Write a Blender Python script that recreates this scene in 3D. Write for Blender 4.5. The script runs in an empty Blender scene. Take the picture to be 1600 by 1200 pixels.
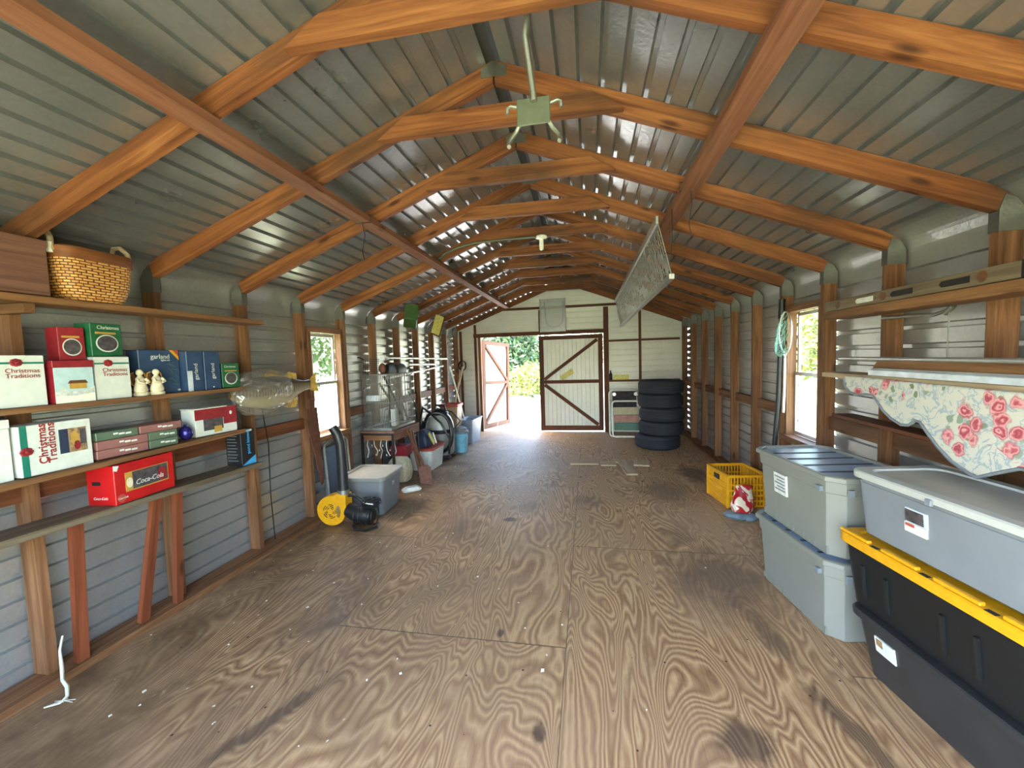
import bpy, math, random
from mathutils import Vector, Matrix
random.seed(7)
S = bpy.context.scene
COL = S.collection
R = math.radians

# ---------------------------------------------------------------- camera
YAW, PITCH, ROLL = 0.1854, 0.0658, -0.0316
F = Vector((-math.sin(YAW)*math.cos(PITCH), math.cos(YAW)*math.cos(PITCH), -math.sin(PITCH)))
r0 = Vector((math.cos(YAW), math.sin(YAW), 0)); u0 = r0.cross(F)
RX = r0*math.cos(ROLL) + u0*math.sin(ROLL); UX = -r0*math.sin(ROLL) + u0*math.cos(ROLL)
cd = bpy.data.cameras.new('camera'); cam = bpy.data.objects.new('camera', cd); COL.objects.link(cam)
cam.matrix_world = Matrix(((RX.x, UX.x, -F.x, 0.409), (RX.y, UX.y, -F.y, 0.0), (RX.z, UX.z, -F.z, 1.4125), (0, 0, 0, 1)))
cd.sensor_width = 36; cd.lens = 635.8/1600*36; cd.clip_start = 0.02; cd.clip_end = 500
S.camera = cam

# ---------------------------------------------------------------- world, sun, exposure
w = bpy.data.worlds.new('world'); S.world = w; w.use_nodes = True
nt = w.node_tree; bg = nt.nodes['Background']
sky = nt.nodes.new('ShaderNodeTexSky'); sky.sky_type = 'NISHITA'; sky.sun_disc = False
sky.sun_elevation = R(66); sky.sun_rotation = R(270); sky.air_density = 1.2; sky.dust_density = 2.5
nt.links.new(sky.outputs[0], bg.inputs[0]); bg.inputs[1].default_value = 0.75
sl = bpy.data.lights.new('sun', 'SUN'); sl.energy = 6.0; sl.angle = R(0.6); sl.color = (1, .97, .93)
so = bpy.data.objects.new('sun', sl); COL.objects.link(so); so.rotation_euler = (R(3), R(-11), 0); so.location = (-4, 2, 9)
S.view_settings.view_transform = 'Standard'; S.view_settings.look = 'None'
S.view_settings.exposure = 2.68; S.view_settings.gamma = 1.0; S.view_settings.use_curve_mapping = False

# ---------------------------------------------------------------- materials
def sr(h):
    if isinstance(h, str):
        c = [int(h[i:i+2], 16)/255 for i in (0, 2, 4)]
    else: c = [x/255 for x in h]
    return tuple(x/12.92 if x <= .04045 else ((x+.055)/1.055)**2.4 for x in c) + (1,)
class NT:
    def __init__(s, name):
        s.m = bpy.data.materials.new(name); s.m.use_nodes = True; s.t = s.m.node_tree
        s.b = s.t.nodes['Principled BSDF']; s.out = s.t.nodes['Material Output']
    def n(s, ty, **kw):
        nd = s.t.nodes.new('ShaderNode'+ty)
        for k, v in kw.items():
            if k in nd.inputs: nd.inputs[k].default_value = v
            else: setattr(nd, k, v)
        return nd
    def l(s, a, b): s.t.links.new(a, b)
    def ramp(s, fac, stops):
        r = s.n('ValToRGB'); e = r.color_ramp.elements
        while len(e) < len(stops): e.new(.5)
        for i, (p, c) in enumerate(stops): e[i].position = p; e[i].color = c
        s.l(fac, r.inputs[0]); return r.outputs[0]
    def mix(s, fac, a, b, mode='MIX'):
        m = s.n('Mix', data_type='RGBA', blend_type=mode)
        for sock, v in ((m.inputs[0], fac), (m.inputs[6], a), (m.inputs[7], b)):
            if isinstance(v, (int, float, tuple)): sock.default_value = v
            else: s.l(v, sock)
        return m.outputs[2]
    def math(s, op, a, b=0.0, c=None, clamp=False):
        m = s.n('Math', operation=op); m.use_clamp = clamp
        for i, v in enumerate((a, b, c)):
            if v is None: continue
            if isinstance(v, (int, float)): m.inputs[i].default_value = v
            else: s.l(v, m.inputs[i])
        return m.outputs[0]
    def noise(s, vec, scale, detail=3, rough=.55, dist=0):
        n = s.n('TexNoise'); n.inputs['Scale'].default_value = scale; n.inputs['Detail'].default_value = detail
        n.inputs['Roughness'].default_value = rough; n.inputs['Distortion'].default_value = dist
        if vec is not None: s.l(vec, n.inputs['Vector'])
        return n.outputs[0]
    def map(s, vec, sc=(1, 1, 1), loc=(0, 0, 0)):
        m = s.n('Mapping'); m.inputs['Scale'].default_value = sc; m.inputs['Location'].default_value = loc
        s.l(vec, m.inputs[0]); return m.outputs[0]
    def bump(s, h, strength, dist=.01):
        b = s.n('Bump'); b.inputs['Strength'].default_value = strength; b.inputs['Distance'].default_value = dist
        s.l(h, b.inputs['Height']); s.l(b.outputs[0], s.b.inputs['Normal'])
    def obj(s): return s.n('TexCoord').outputs['Object']
    def uv(s): return s.n('TexCoord').outputs['UV']
    def pos(s): return s.n('NewGeometry').outputs['Position']
    def set(s, **kw):
        for k, v in kw.items():
            k = k.replace('_', ' ')
            if isinstance(v, (int, float, tuple)): s.b.inputs[k].default_value = v
            else: s.l(v, s.b.inputs[k])
        return s.m

def plain(name, col, rough=.5, metal=0, var=.12, scale=30, bump=0, spec=.5, **kw):
    t = NT(name); c = sr(col)
    n = t.noise(t.obj(), scale, 3)
    d = tuple(x*(1-var) for x in c[:3])+(1,); e = tuple(min(1, x*(1+var)) for x in c[:3])+(1,)
    t.set(Base_Color=t.ramp(n, [(.3, d), (.7, e)]), Roughness=rough, Metallic=metal)
    t.b.inputs['Specular IOR Level'].default_value = spec
    if bump: t.bump(n, bump, .004)
    for k, v in kw.items(): t.b.inputs[k.replace('_', ' ')].default_value = v
    return t.m

def wood(name, dark, mid, light, rough=.62, knots=True, stain=0.0):
    t = NT(name); uv = t.uv()
    g = t.noise(t.map(uv, (1.3, 26, 1)), 1, 6, .6, .9)
    c = t.ramp(g, [(.22, sr(dark)), (.48, sr(mid)), (.75, sr(light))])
    fine = t.noise(t.map(uv, (6, 220, 1)), 1, 2)
    c = t.mix(.22, c, t.ramp(fine, [(.3, (.25, .22, .2, 1)), (.7, (1, 1, 1, 1))]), 'MULTIPLY')
    if knots:
        v = t.n('TexVoronoi'); v.inputs['Scale'].default_value = 1; t.l(t.map(uv, (2.6, 9, 1)), v.inputs['Vector'])
        k = t.ramp(v.outputs['Distance'], [(.07, (1, 1, 1, 1)), (.16, (0, 0, 0, 1))])
        c = t.mix(k, c, sr((70, 36, 18)))
    if stain:
        sn = t.noise(t.map(uv, (1.1, 3, 1), (3, 1, 0)), 1, 4)
        c = t.mix(t.math('MULTIPLY', t.ramp(sn, [(.5, (0, 0, 0, 1)), (.68, (1, 1, 1, 1))]), stain), c, sr((60, 42, 28)))
    t.set(Base_Color=c, Roughness=rough); t.b.inputs['Specular IOR Level'].default_value = .3
    t.bump(g, .25, .004); return t.m

M = {}
M['rafter'] = wood('rafter wood', (64, 34, 18), (124, 72, 38), (162, 106, 60), stain=.8)
M['stud'] = wood('stud wood', (66, 42, 26), (120, 80, 50), (158, 114, 78), stain=.6)
M['beam'] = wood('beam wood', (88, 50, 34), (128, 80, 58), (152, 106, 80), stain=.3)
M['shelf'] = wood('shelf wood', (84, 52, 30), (122, 84, 52), (148, 108, 72), stain=.35)
M['grey_wood'] = wood('weathered wood', (74, 62, 46), (108, 94, 74), (134, 120, 96), stain=.35)
M['dark_wood'] = wood('dark wood', (64, 32, 18), (104, 58, 34), (128, 78, 48), stain=.4)
M['red_wood'] = wood('red brown wood', (84, 38, 20), (122, 62, 36), (142, 78, 46), stain=.2)
M['crate_wood'] = wood('crate wood', (74, 46, 38), (112, 76, 62), (130, 94, 76), knots=False)
M['pale_wood'] = wood('pale board', (140, 116, 88), (176, 152, 120), (198, 176, 146), knots=False)

def galvanized(name, base, rough, embossed=1.0, metal=.8, lump=.5):
    t = NT(name); p = t.pos()
    big = t.noise(p, 2.3, 3); fine = t.noise(p, 48, 2, .5)
    v = t.n('TexVoronoi'); v.inputs['Scale'].default_value = 70; t.l(p, v.inputs['Vector'])
    c = sr(base); d = tuple(x*.8 for x in c[:3])+(1,)
    col = t.mix(.35, t.ramp(big, [(.3, d), (.7, c)]), t.ramp(v.outputs['Color'], [(.2, d), (.9, c)]))
    t.set(Base_Color=col, Metallic=metal, Roughness=t.math('MULTIPLY_ADD', big, .16, rough-.08))
    h = t.math('ADD', t.math('MULTIPLY', fine, .6), t.math('MULTIPLY', t.noise(p, 5, 1), lump))
    t.bump(h, .38*embossed, .007); return t.m
M['roof'] = galvanized('galvanized roof sheet', (172, 174, 174), .30, .75, .78, 0.0)
M['wall'] = galvanized('galvanized wall sheet', (188, 188, 185), .36, 1.15, .7)
M['back'] = galvanized('painted gable sheet', (224, 222, 212), .48, .8, .3)
M['plate'] = galvanized('galvanized gusset', (112, 112, 106), .5, 1.6)
M['rack'] = galvanized('weathered rack metal', (150, 148, 140), .5, 1.4)

def floor_mat():
    t = NT('plywood floor'); p = t.pos(); s = t.n('SeparateXYZ'); t.l(p, s.inputs[0]); X, Y = s.outputs[0], s.outputs[1]
    # sheets 1.22 wide, seams staggered, each sheet with its own grain offset
    col_i = t.math('FLOOR', t.math('DIVIDE', t.math('SUBTRACT', X, .28), 1.22))
    shift = t.math('MULTIPLY', t.math('MODULO', t.math('ABSOLUTE', col_i), 2), 1.07)
    yy = t.math('DIVIDE', t.math('ADD', t.math('SUBTRACT', Y, 2.96), shift), 2.44)
    row_i = t.math('FLOOR', yy)
    off = t.n('CombineXYZ'); t.l(t.math('MULTIPLY_ADD', row_i, 7.3, t.math('MULTIPLY', col_i, 3.7)), off.inputs[0]); t.l(t.math('MULTIPLY', row_i, 4.1), off.inputs[1]); t.l(t.math('MULTIPLY', col_i, 5.7), off.inputs[2])
    va = t.n('VectorMath', operation='ADD'); t.l(p, va.inputs[0]); t.l(off.outputs[0], va.inputs[1])
    pv = va.outputs[0]
    n1 = t.noise(t.map(pv, (3.3, .8, 1)), 1, 2, .5, .6)
    warp = t.math('MULTIPLY_ADD', t.noise(t.map(pv, (14, 9, 1)), 1, 2), .028, n1)
    rings = t.math('PINGPONG', t.math('MULTIPLY', warp, 27), .5)
    rings = t.math('MULTIPLY', rings, 2)
    fibre = t.noise(t.map(pv, (130, 5, 1)), 1, 3)
    grain = t.math('MULTIPLY_ADD', fibre, .5, t.math('MULTIPLY', rings, .6))
    c = t.ramp(grain, [(.15, sr((118, 82, 52))), (.5, sr((162, 122, 84))), (.9, sr((204, 166, 120)))])
    wear = t.noise(p, .9, 5, .65, .6)
    c = t.mix(t.math('MULTIPLY', t.ramp(wear, [(.38, (0, 0, 0, 1)), (.62, (1, 1, 1, 1))]), .6), c, sr((162, 130, 100)))
    # grime: heavier along the left side
    lf = t.n('MapRange'); t.l(X, lf.inputs[0]); lf.inputs[1].default_value = .1; lf.inputs[2].default_value = -1.9; lf.inputs[3].default_value = .0; lf.inputs[4].default_value = .95
    dn = t.noise(p, 1.7, 6, .65, .4)
    dm = t.math('MULTIPLY', t.ramp(dn, [(.32, (0, 0, 0, 1)), (.6, (1, 1, 1, 1))]), t.math('ADD', lf.outputs[0], .12), clamp=True)
    c = t.mix(dm, c, sr((96, 72, 48)))
    # wear flakes
    fl = t.noise(t.map(p, (6, 3.2, 1)), 1, 6, .7, .6)
    c = t.mix(t.math('MULTIPLY', t.ramp(fl, [(.66, (0, 0, 0, 1)), (.7, (1, 1, 1, 1))]), .5), c, sr((188, 168, 142)))
    wob = t.math('MULTIPLY', t.math('SUBTRACT', t.noise(p, 7, 5, .65), .5), 1.5)
    for (sx, sy, rx, ry, a, k, dk) in [(-.66, 3.16, .13, .25, 0, .72, 0), (-.29, 3.4, .07, .06, 0, .95, 1), (.38, 3.9, .2, .25, 0, .6, 0), (-.18, 3.74, .16, .2, 0, .55, 0),
            (1.15, 4.3, .33, .5, 0, .8, 0), (1.6, 4.95, .2, .4, 0, .85, 1), (1.05, 3.2, .18, .22, 0, .6, 0), (1.27, 2.1, .08, .26, .12, .85, 0), (-.85, 1.34, .05, .34, -.5, .8, 1),
            (.2, 1.43, .03, .06, 0, .9, 1), (-.06, 1.95, .025, .035, 0, .9, 1), (.94, 1.5, .12, .1, .4, .85, 1), (-.99, 1.9, .05, .18, -.6, .75, 0), (1.2, 2.65, .38, .55, 0, .9, 0), (1.0, 2.5, .1, .4, .3, .5, 0), (1.35, 1.6, .06, .25, .3, .75, 1), (-1.1, 1.2, .2, .4, .2, .5, 0)]:
        ca, sa = math.cos(a), math.sin(a)
        dx = t.math('SUBTRACT', X, sx); dy = t.math('SUBTRACT', Y, sy)
        ux = t.math('DIVIDE', t.math('ADD', t.math('MULTIPLY', dx, ca), t.math('MULTIPLY', dy, sa)), rx)
        uy = t.math('DIVIDE', t.math('SUBTRACT', t.math('MULTIPLY', dy, ca), t.math('MULTIPLY', dx, sa)), ry)
        d = t.math('SQRT', t.math('ADD', t.math('MULTIPLY', ux, ux), t.math('MULTIPLY', uy, uy)))
        m = t.ramp(t.math('ADD', d, wob), [(.5 if dk else .25, (1, 1, 1, 1)), (1.1, (0, 0, 0, 1))])
        c = t.mix(t.math('MULTIPLY', m, k*.85), c, sr((62, 48, 40)) if dk else sr((98, 76, 58)))
    # seams
    fx = t.math('ABSOLUTE', t.math('SUBTRACT', t.math('FRACT', t.math('DIVIDE', t.math('SUBTRACT', X, .28-.61), 1.22)), .5))
    fy = t.math('ABSOLUTE', t.math('SUBTRACT', t.math('FRACT', t.math('ADD', yy, .5)), .5))
    seam = t.math('MAXIMUM', t.math('LESS_THAN', fx, .0022), t.math('LESS_THAN', fy, .0018))
    c = t.mix(t.math('MULTIPLY', seam, .6), c, sr((52, 42, 34)))
    sp = t.n('TexVoronoi'); sp.inputs['Scale'].default_value = 9; t.l(p, sp.inputs['Vector'])
    c = t.mix(t.math('LESS_THAN', sp.outputs['Distance'], .045), c, sr((60, 46, 38)))
    t.set(Base_Color=c, Roughness=t.math('MULTIPLY_ADD', wear, -.2, .68)); t.b.inputs['Specular IOR Level'].default_value = .5
    t.bump(t.math('ADD', grain, t.math('MULTIPLY', seam, -3)), .12, .004)
    return t.m
M['floor'] = floor_mat()

M['white'] = plain('white card', (206, 206, 198), .6); M['cream'] = plain('cream card', (204, 206, 196), .6, var=.06)
M['red'] = plain('red card', (176, 20, 22), .35, var=.15, scale=8); M['dred'] = plain('dark red', (134, 26, 34), .5, var=.2)
M['green'] = plain('green card', (24, 88, 52), .45, var=.2); M['teal'] = plain('teal ribbon', (20, 112, 92), .4)
M['navy'] = plain('navy card', (44, 66, 96), .35, var=.25, scale=14); M['black'] = plain('black plastic', (26, 27, 29), .42, var=.15)
M['bluedark'] = plain('dark blue', (34, 46, 70), .45); M['silver'] = plain('silver card', (190, 196, 204), .3, var=.25, scale=12)
M['yellow'] = plain('yellow plastic', (214, 152, 22), .35, var=.08); M['gold'] = plain('gold paint', (178, 138, 60), .4)
M['mauve'] = plain('mauve card', (136, 90, 84), .5, var=.2, scale=12); M['sage'] = plain('sage card', (84, 100, 80), .5, var=.2, scale=12)
M['ceramic'] = plain('ceramic', (214, 200, 168), .25, var=.2, scale=45); M['brown'] = plain('brown paint', (92, 56, 30), .5)
M['greybox'] = plain('grey plastic', (104, 107, 110), .45, var=.05); M['greylid'] = plain('grey lid', (126, 124, 118), .5, var=.08)
M['tote'] = plain('grey green plastic', (124, 124, 116), .42, var=.04, scale=6); M['toterim'] = plain('pale plastic rim', (140, 146, 142), .4, var=.05)
M['lidblue'] = plain('blue grey lid', (150, 166, 190), .25, var=.08, scale=9)
M['darktote'] = plain('dark grey plastic', (45, 45, 46), .38, var=.15, scale=7); M['blacktote'] = plain('black tote plastic', (20, 22, 24), .4, var=.1)
M['cleartote'] = plain('frosted plastic', (138, 143, 149), .25, var=.08, scale=4, Transmission_Weight=.25); M['clearlid'] = plain('dusty frosted lid', (168, 162, 150), .5, var=.12, scale=6)
M['rimwhite'] = plain('white plastic rim', (178, 178, 172), .4, var=.04)
M['rubber'] = plain('tire rubber', (38, 42, 50), .7, var=.15); M['alu'] = plain('aluminium', (200, 200, 198), .35, .8, var=.08)
M['dkmetal'] = plain('dark metal', (40, 36, 34), .5, .5); M['steel'] = plain('dull steel', (150, 150, 142), .42, .8, var=.15)
M['olive'] = plain('olive grey paint', (86, 90, 74), .5, .2); M['chrome'] = plain('grey wire', (104, 100, 92), .45, .2)
M['blue'] = plain('light blue plastic', (120, 182, 206), .4); M['binblue'] = plain('grey blue plastic', (136, 146, 162), .45)
M['slate'] = plain('slate cloth', (84, 96, 112), .7); M['tan'] = plain('tan plastic', (172, 140, 110), .5)
M['boxgreen'] = plain('green painted metal', (62, 88, 44), .45); M['strap'] = plain('light cord', (214, 208, 190), .7)
M['pvc'] = plain('white pipe', (236, 236, 224), .35); M['rust'] = plain('rusty steel', (98, 58, 42), .65, .2, var=.35, scale=24)
M['sand'] = None
M['figure'] = plain('snow scene print', (196, 200, 190), .5, var=.35, scale=38)
M['photo'] = plain('dark picture print', (70, 64, 66), .45, var=.6, scale=40); M['photo2'] = plain('village print', (150, 120, 84), .45, var=.6, scale=60)
M['snow'] = plain('snowy print', (222, 220, 204), .5, var=.12, scale=30); M['skyprint'] = plain('sky print', (176, 200, 200), .5, var=.1)
M['netcord'] = plain('teal net cord', (130, 176, 160), .6); M['panelgrey'] = plain('grey panel', (118, 124, 132), .6)
M['blueink'] = plain('cyan ink', (60, 150, 205), .5); M['redink'] = plain('maroon ink', (140, 40, 36), .5)
M['paleyellow'] = plain('yellow sign paint', (226, 214, 120), .5, var=.3, scale=60); M['orange'] = plain('orange paint', (205, 105, 50), .5)
M['bauble'] = plain('blue foil', (48, 44, 120), .2, .6); M['redlid'] = plain('red lid', (172, 70, 56), .5); M['flake'] = plain('paint flake', (222, 212, 192), .7)
M['bark'] = plain('bark', (96, 80, 64), .9, var=.3)
M['cloth1'] = plain('beige webbing', (190, 178, 148), .8); M['cloth2'] = plain('rose webbing', (176, 130, 118), .8, var=.25, scale=20); M['cloth3'] = plain('green webbing', (92, 122, 106), .8)
M['darkcloth'] = plain('dark flowered cloth', (50, 44, 50), .8, var=.6, scale=16)

def glassy(name, tint, gloss=.1, rough=.05, diffuse=0.0):
    t = NT(name)
    tr = t.n('BsdfTransparent'); tr.inputs[0].default_value = tint
    gl = t.n('BsdfGlossy'); gl.inputs['Roughness'].default_value = rough
    mx = t.n('MixShader'); mx.inputs[0].default_value = gloss
    t.l(tr.outputs[0], mx.inputs[1]); t.l(gl.outputs[0], mx.inputs[2]); last = mx.outputs[0]
    if diffuse:
        df = t.n('BsdfDiffuse'); df.inputs[0].default_value = (.8, .8, .78, 1)
        m2 = t.n('MixShader'); m2.inputs[0].default_value = diffuse
        t.l(last, m2.inputs[1]); t.l(df.outputs[0], m2.inputs[2]); last = m2.outputs[0]
    t.l(last, t.out.inputs[0]); return t.m
M['glass'] = glassy('window glass', (.95, .97, .95, 1), .07, .02)
def bag_mat():
    t = NT('clear crumpled plastic'); n = t.noise(t.obj(), 17, 2, .5, .8)
    b = t.n('Bump'); b.inputs['Strength'].default_value = .9; b.inputs['Distance'].default_value = .03; t.l(n, b.inputs['Height'])
    tr = t.n('BsdfTransparent'); tr.inputs[0].default_value = (.86, .84, .8, 1)
    gl = t.n('BsdfGlossy'); gl.inputs['Roughness'].default_value = .12; t.l(b.outputs[0], gl.inputs['Normal'])
    mx = t.n('MixShader'); mx.inputs[0].default_value = .2; t.l(tr.outputs[0], mx.inputs[1]); t.l(gl.outputs[0], mx.inputs[2])
    df = t.n('BsdfDiffuse'); df.inputs[0].default_value = (.6, .56, .5, 1); m2 = t.n('MixShader'); m2.inputs[0].default_value = .14; t.l(mx.outputs[0], m2.inputs[1]); t.l(df.outputs[0], m2.inputs[2]); t.l(m2.outputs[0], t.out.inputs[0]); return t.m
M['bag'] = bag_mat()
M['film'] = glassy('cloudy plastic sheet', (.85, .86, .86, 1), .12, .25, .25)
M['bluebag'] = plain('blue grey film', (110, 130, 140), .35, var=.3, scale=20, bump=.6)

def leaf_mat(name, a, b):
    t = NT(name); n = t.noise(t.pos(), 3, 3)
    t.set(Base_Color=t.ramp(n, [(.35, sr(a)), (.65, sr(b))]), Roughness=.5)
    tl = t.n('BsdfTranslucent'); tl.inputs[0].default_value = sr(b)
    mx = t.n('MixShader'); mx.inputs[0].default_value = .25
    t.l(t.b.outputs[0], mx.inputs[1]); t.l(tl.outputs[0], mx.inputs[2]); t.l(mx.outputs[0], t.out.inputs[0]); return t.m
M['leaf'] = leaf_mat('green leaves', (44, 62, 34), (84, 106, 60)); M['leaf2'] = leaf_mat('yellow green leaves', (70, 84, 32), (118, 122, 48))
def ground_mat():
    t = NT('dry lawn'); p = t.pos(); s = t.n('SeparateXYZ'); t.l(p, s.inputs[0])
    n = t.noise(p, 1.4, 6, .7); g = t.ramp(n, [(.3, sr((128, 142, 92))), (.55, sr((160, 162, 126))), (.75, sr((196, 190, 170)))])
    f = t.n('MapRange'); t.l(s.outputs[1], f.inputs[0]); f.inputs[1].default_value = 8; f.inputs[2].default_value = 6.5
    wx = t.math('LESS_THAN', t.math('ABSOLUTE', t.math('ADD', s.outputs[0], 1)), 5)
    k = t.math('MULTIPLY', t.math('SUBTRACT', 1, f.outputs[0]), wx)
    t.set(Base_Color=t.mix(t.math('MULTIPLY', k, .85), g, sr((188, 184, 176))), Roughness=.9); t.b.inputs['Specular IOR Level'].default_value = .1
    return t.m
M['ground'] = ground_mat()

# ---------------------------------------------------------------- mesh helpers
class MB:
    def __init__(s): s.v = []; s.f = []; s.uv = []; s.sm = []
    def add(s, vs, fs, uvs=None, smooth=False):
        b = len(s.v); s.v += [Vector(p) for p in vs]
        for i, f in enumerate(fs):
            s.f.append(tuple(b+j for j in f)); s.sm.append(smooth)
            s.uv.append(uvs[i] if uvs else None)
        return s
    def hexa(s, P, ln=None):      # 8 points, bottom ring then top ring
        fs = [(3, 2, 1, 0), (4, 5, 6, 7), (0, 1, 5, 4), (1, 2, 6, 5), (2, 3, 7, 6), (3, 0, 4, 7)]
        return s.add(P, fs)
    def box(s, x0, x1, y0, y1, z0, z1):
        L = (x1-x0, y1-y0, z1-z0); ax = L.index(max(L)); o = random.uniform(0, 40); o2 = random.uniform(0, 9)
        P = [(x0, y0, z0), (x1, y0, z0), (x1, y1, z0), (x0, y1, z0), (x0, y0, z1), (x1, y0, z1), (x1, y1, z1), (x0, y1, z1)]
        fs = [(3, 2, 1, 0), (4, 5, 6, 7), (0, 1, 5, 4), (1, 2, 6, 5), (2, 3, 7, 6), (3, 0, 4, 7)]
        oth = [a for a in range(3) if a != ax]
        return s.add(P, fs, [[(P[i][ax]+o, P[i][oth[0]]+P[i][oth[1]]+o2) for i in f] for f in fs])
    def board(s, p0, p1, w, t, up=(0, 0, 1)):   # w along up, t across
        p0 = Vector(p0); p1 = Vector(p1); d = (p1-p0).normalized(); a = d.cross(Vector(up)).normalized(); u = a.cross(d)
        P = [p0+a*i*t/2+u*j*w/2 for i, j in ((-1, -1), (1, -1), (1, 1), (-1, 1))] + [p1+a*i*t/2+u*j*w/2 for i, j in ((-1, -1), (1, -1), (1, 1), (-1, 1))]
        fs = [(0, 1, 2, 3), (7, 6, 5, 4), (4, 5, 1, 0), (5, 6, 2, 1), (6, 7, 3, 2), (7, 4, 0, 3)]
        o = random.uniform(0, 40); o2 = random.uniform(0, 9)
        return s.add(P, fs, [[((P[i]-p0).dot(d)+o, (P[i]-p0).dot(u)+(P[i]-p0).dot(a)+o2) for i in f] for f in fs])
    def prism(s, poly, ext, axis=None):   # poly: list of 3d points; ext: vector
        n = len(poly); e = Vector(ext); A = [Vector(p) for p in poly]; B = [p+e for p in A]
        nrm = sum(((A[i]-A[0]).cross(A[(i+1) % n]-A[0]) for i in range(1, n-1)), Vector())
        if nrm.dot(e) > 0: A.reverse(); B.reverse()
        d = Vector(axis).normalized() if axis else (A[1]-A[0]).normalized()
        u = d.cross(e.normalized()).normalized(); o = random.uniform(0, 40); o2 = random.uniform(0, 9)
        P = A+B; fs = [tuple(range(n)), tuple(range(2*n-1, n-1, -1))] + [(i, n+i, n+(i+1) % n, (i+1) % n)[::1] for i in range(n)]
        en = e.normalized()
        return s.add(P, fs, [[(P[i].dot(d)+o, P[i].dot(u)+P[i].dot(en)+o2) for i in f] for f in fs])
    def tube(s, pts, r, n=8, cap=True, closed=False):
        pts = [Vector(p) for p in pts]; m = len(pts); rings = []
        rs = r if isinstance(r, (list, tuple)) else [r]*m
        ref = None; vs = []
        for i, p in enumerate(pts):
            if closed: d = pts[(i+1) % m]-pts[i-1]
            else: d = pts[min(i+1, m-1)]-pts[max(i-1, 0)]
            d = d.normalized() if d.length > 1e-9 else Vector((0, 0, 1))
            if ref is None: ref = d.orthogonal().normalized()
            a = (ref-d*ref.dot(d)); a = a.normalized() if a.length > 1e-6 else d.orthogonal().normalized(); ref = a; b = d.cross(a)
            vs += [p+(a*math.cos(2*math.pi*k/n)+b*math.sin(2*math.pi*k/n))*rs[i] for k in range(n)]
        fs = []
        for i in range(m if closed else m-1):
            j = (i+1) % m
            fs += [(i*n+k, i*n+(k+1) % n, j*n+(k+1) % n, j*n+k) for k in range(n)]
        if cap and not closed: fs += [tuple(range(n-1, -1, -1)), tuple((m-1)*n+k for k in range(n))]
        return s.add(vs, fs, None, True)
    def lathe(s, prof, c=(0, 0, 0), n=24, ax='z', sx=1, sy=1, cap=True):
        vs = []
        for r, h in prof:
            for k in range(n):
                a = 2*math.pi*k/n; x, y = r*math.cos(a)*sx, r*math.sin(a)*sy
                q = {'z': (x, y, h), 'y': (x, -h, y), 'x': (h, x, y)}[ax]
                vs.append(Vector(c)+Vector(q))
        fs = []; m = len(prof)
        for i in range(m-1):
            fs += [(i*n+k, i*n+(k+1) % n, (i+1)*n+(k+1) % n, (i+1)*n+k) for k in range(n)]
        if cap:
            if prof[0][0] > 1e-5: fs.append(tuple(range(n-1, -1, -1)))
            if prof[-1][0] > 1e-5: fs.append(tuple((m-1)*n+k for k in range(n)))
        u = [[((i % n)/n, vs[i].z) for i in f] for f in fs]
        return s.add(vs, fs, u, True)
    def loft(s, loops, cap0=True, cap1=True, smooth=True):
        n = len(loops[0]); vs = [p for L in loops for p in L]; fs = []
        per = 0; acc = [0]
        for k in range(n): per += (Vector(loops[0][(k+1) % n])-Vector(loops[0][k])).length; acc.append(per)
        uvs = []
        for i in range(len(loops)-1):
            for k in range(n):
                fs.append((i*n+k, i*n+(k+1) % n, (i+1)*n+(k+1) % n, (i+1)*n+k))
                z0, z1 = loops[i][k][2], loops[i+1][k][2]
                uvs.append([(acc[k], z0), (acc[k+1], z0), (acc[k+1], z1), (acc[k], z1)])
        if cap0: fs.append(tuple(range(n-1, -1, -1))); uvs.append([(vs[j][0], vs[j][1]) for j in fs[-1]])
        if cap1: fs.append(tuple((len(loops)-1)*n+k for k in range(n))); uvs.append([(vs[j][0], vs[j][1]) for j in fs[-1]])
        return s.add(vs, fs, uvs, smooth)
    def ell(s, c, rx, ry, rz, n=16, m=9):
        pr = [(math.sin(math.pi*i/m), -math.cos(math.pi*i/m)) for i in range(m+1)]
        vs = []; 
        for r, h in pr:
            for k in range(n):
                a = 2*math.pi*k/n; vs.append((c[0]+rx*r*math.cos(a), c[1]+ry*r*math.sin(a), c[2]+rz*h))
        fs = [(i*n+k, i*n+(k+1) % n, (i+1)*n+(k+1) % n, (i+1)*n+k) for i in range(m) for k in range(n)]
        return s.add(vs, fs, None, True)
    def xf(s, mat):
        s.v = [mat @ p for p in s.v]; return s
    def build(s, name, mat, parent=None, off=None, bevel=0, w=False, seg=1):
        if w and parent is not None:
            off = Vector(parent.location); q = parent.parent
            while q is not None: off = off+q.location; q = q.parent
        off = Vector(off) if off is not None else Vector()
        me = bpy.data.meshes.new(name)
        me.from_pydata([tuple(p-off) for p in s.v], [], s.f)
        ul = me.uv_layers.new(name='UVMap'); k = 0
        for i, f in enumerate(s.f):
            for j in range(len(f)):
                if s.uv[i]: ul.data[k].uv = s.uv[i][j]
                else:
                    p = s.v[f[j]]; ul.data[k].uv = (p.x+p.y*.7, p.z+p.y*.3)
                k += 1
        me.polygons.foreach_set('use_smooth', s.sm)
        me.update()
        if any(s.sm):
            me.polygons.foreach_set('use_smooth', [True]*len(s.f)); me.set_sharp_from_angle(angle=R(38))
        if mat: me.materials.append(M[mat] if isinstance(mat, str) else mat)
        o = bpy.data.objects.new(name, me); COL.objects.link(o)
        if parent is not None: o.parent = parent
        elif off.length: o.location = off
        if bevel:
            b = o.modifiers.new('bevel', 'BEVEL'); b.width = bevel; b.segments = seg; b.limit_method = 'ANGLE'; b.angle_limit = R(40)
        return o
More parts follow.
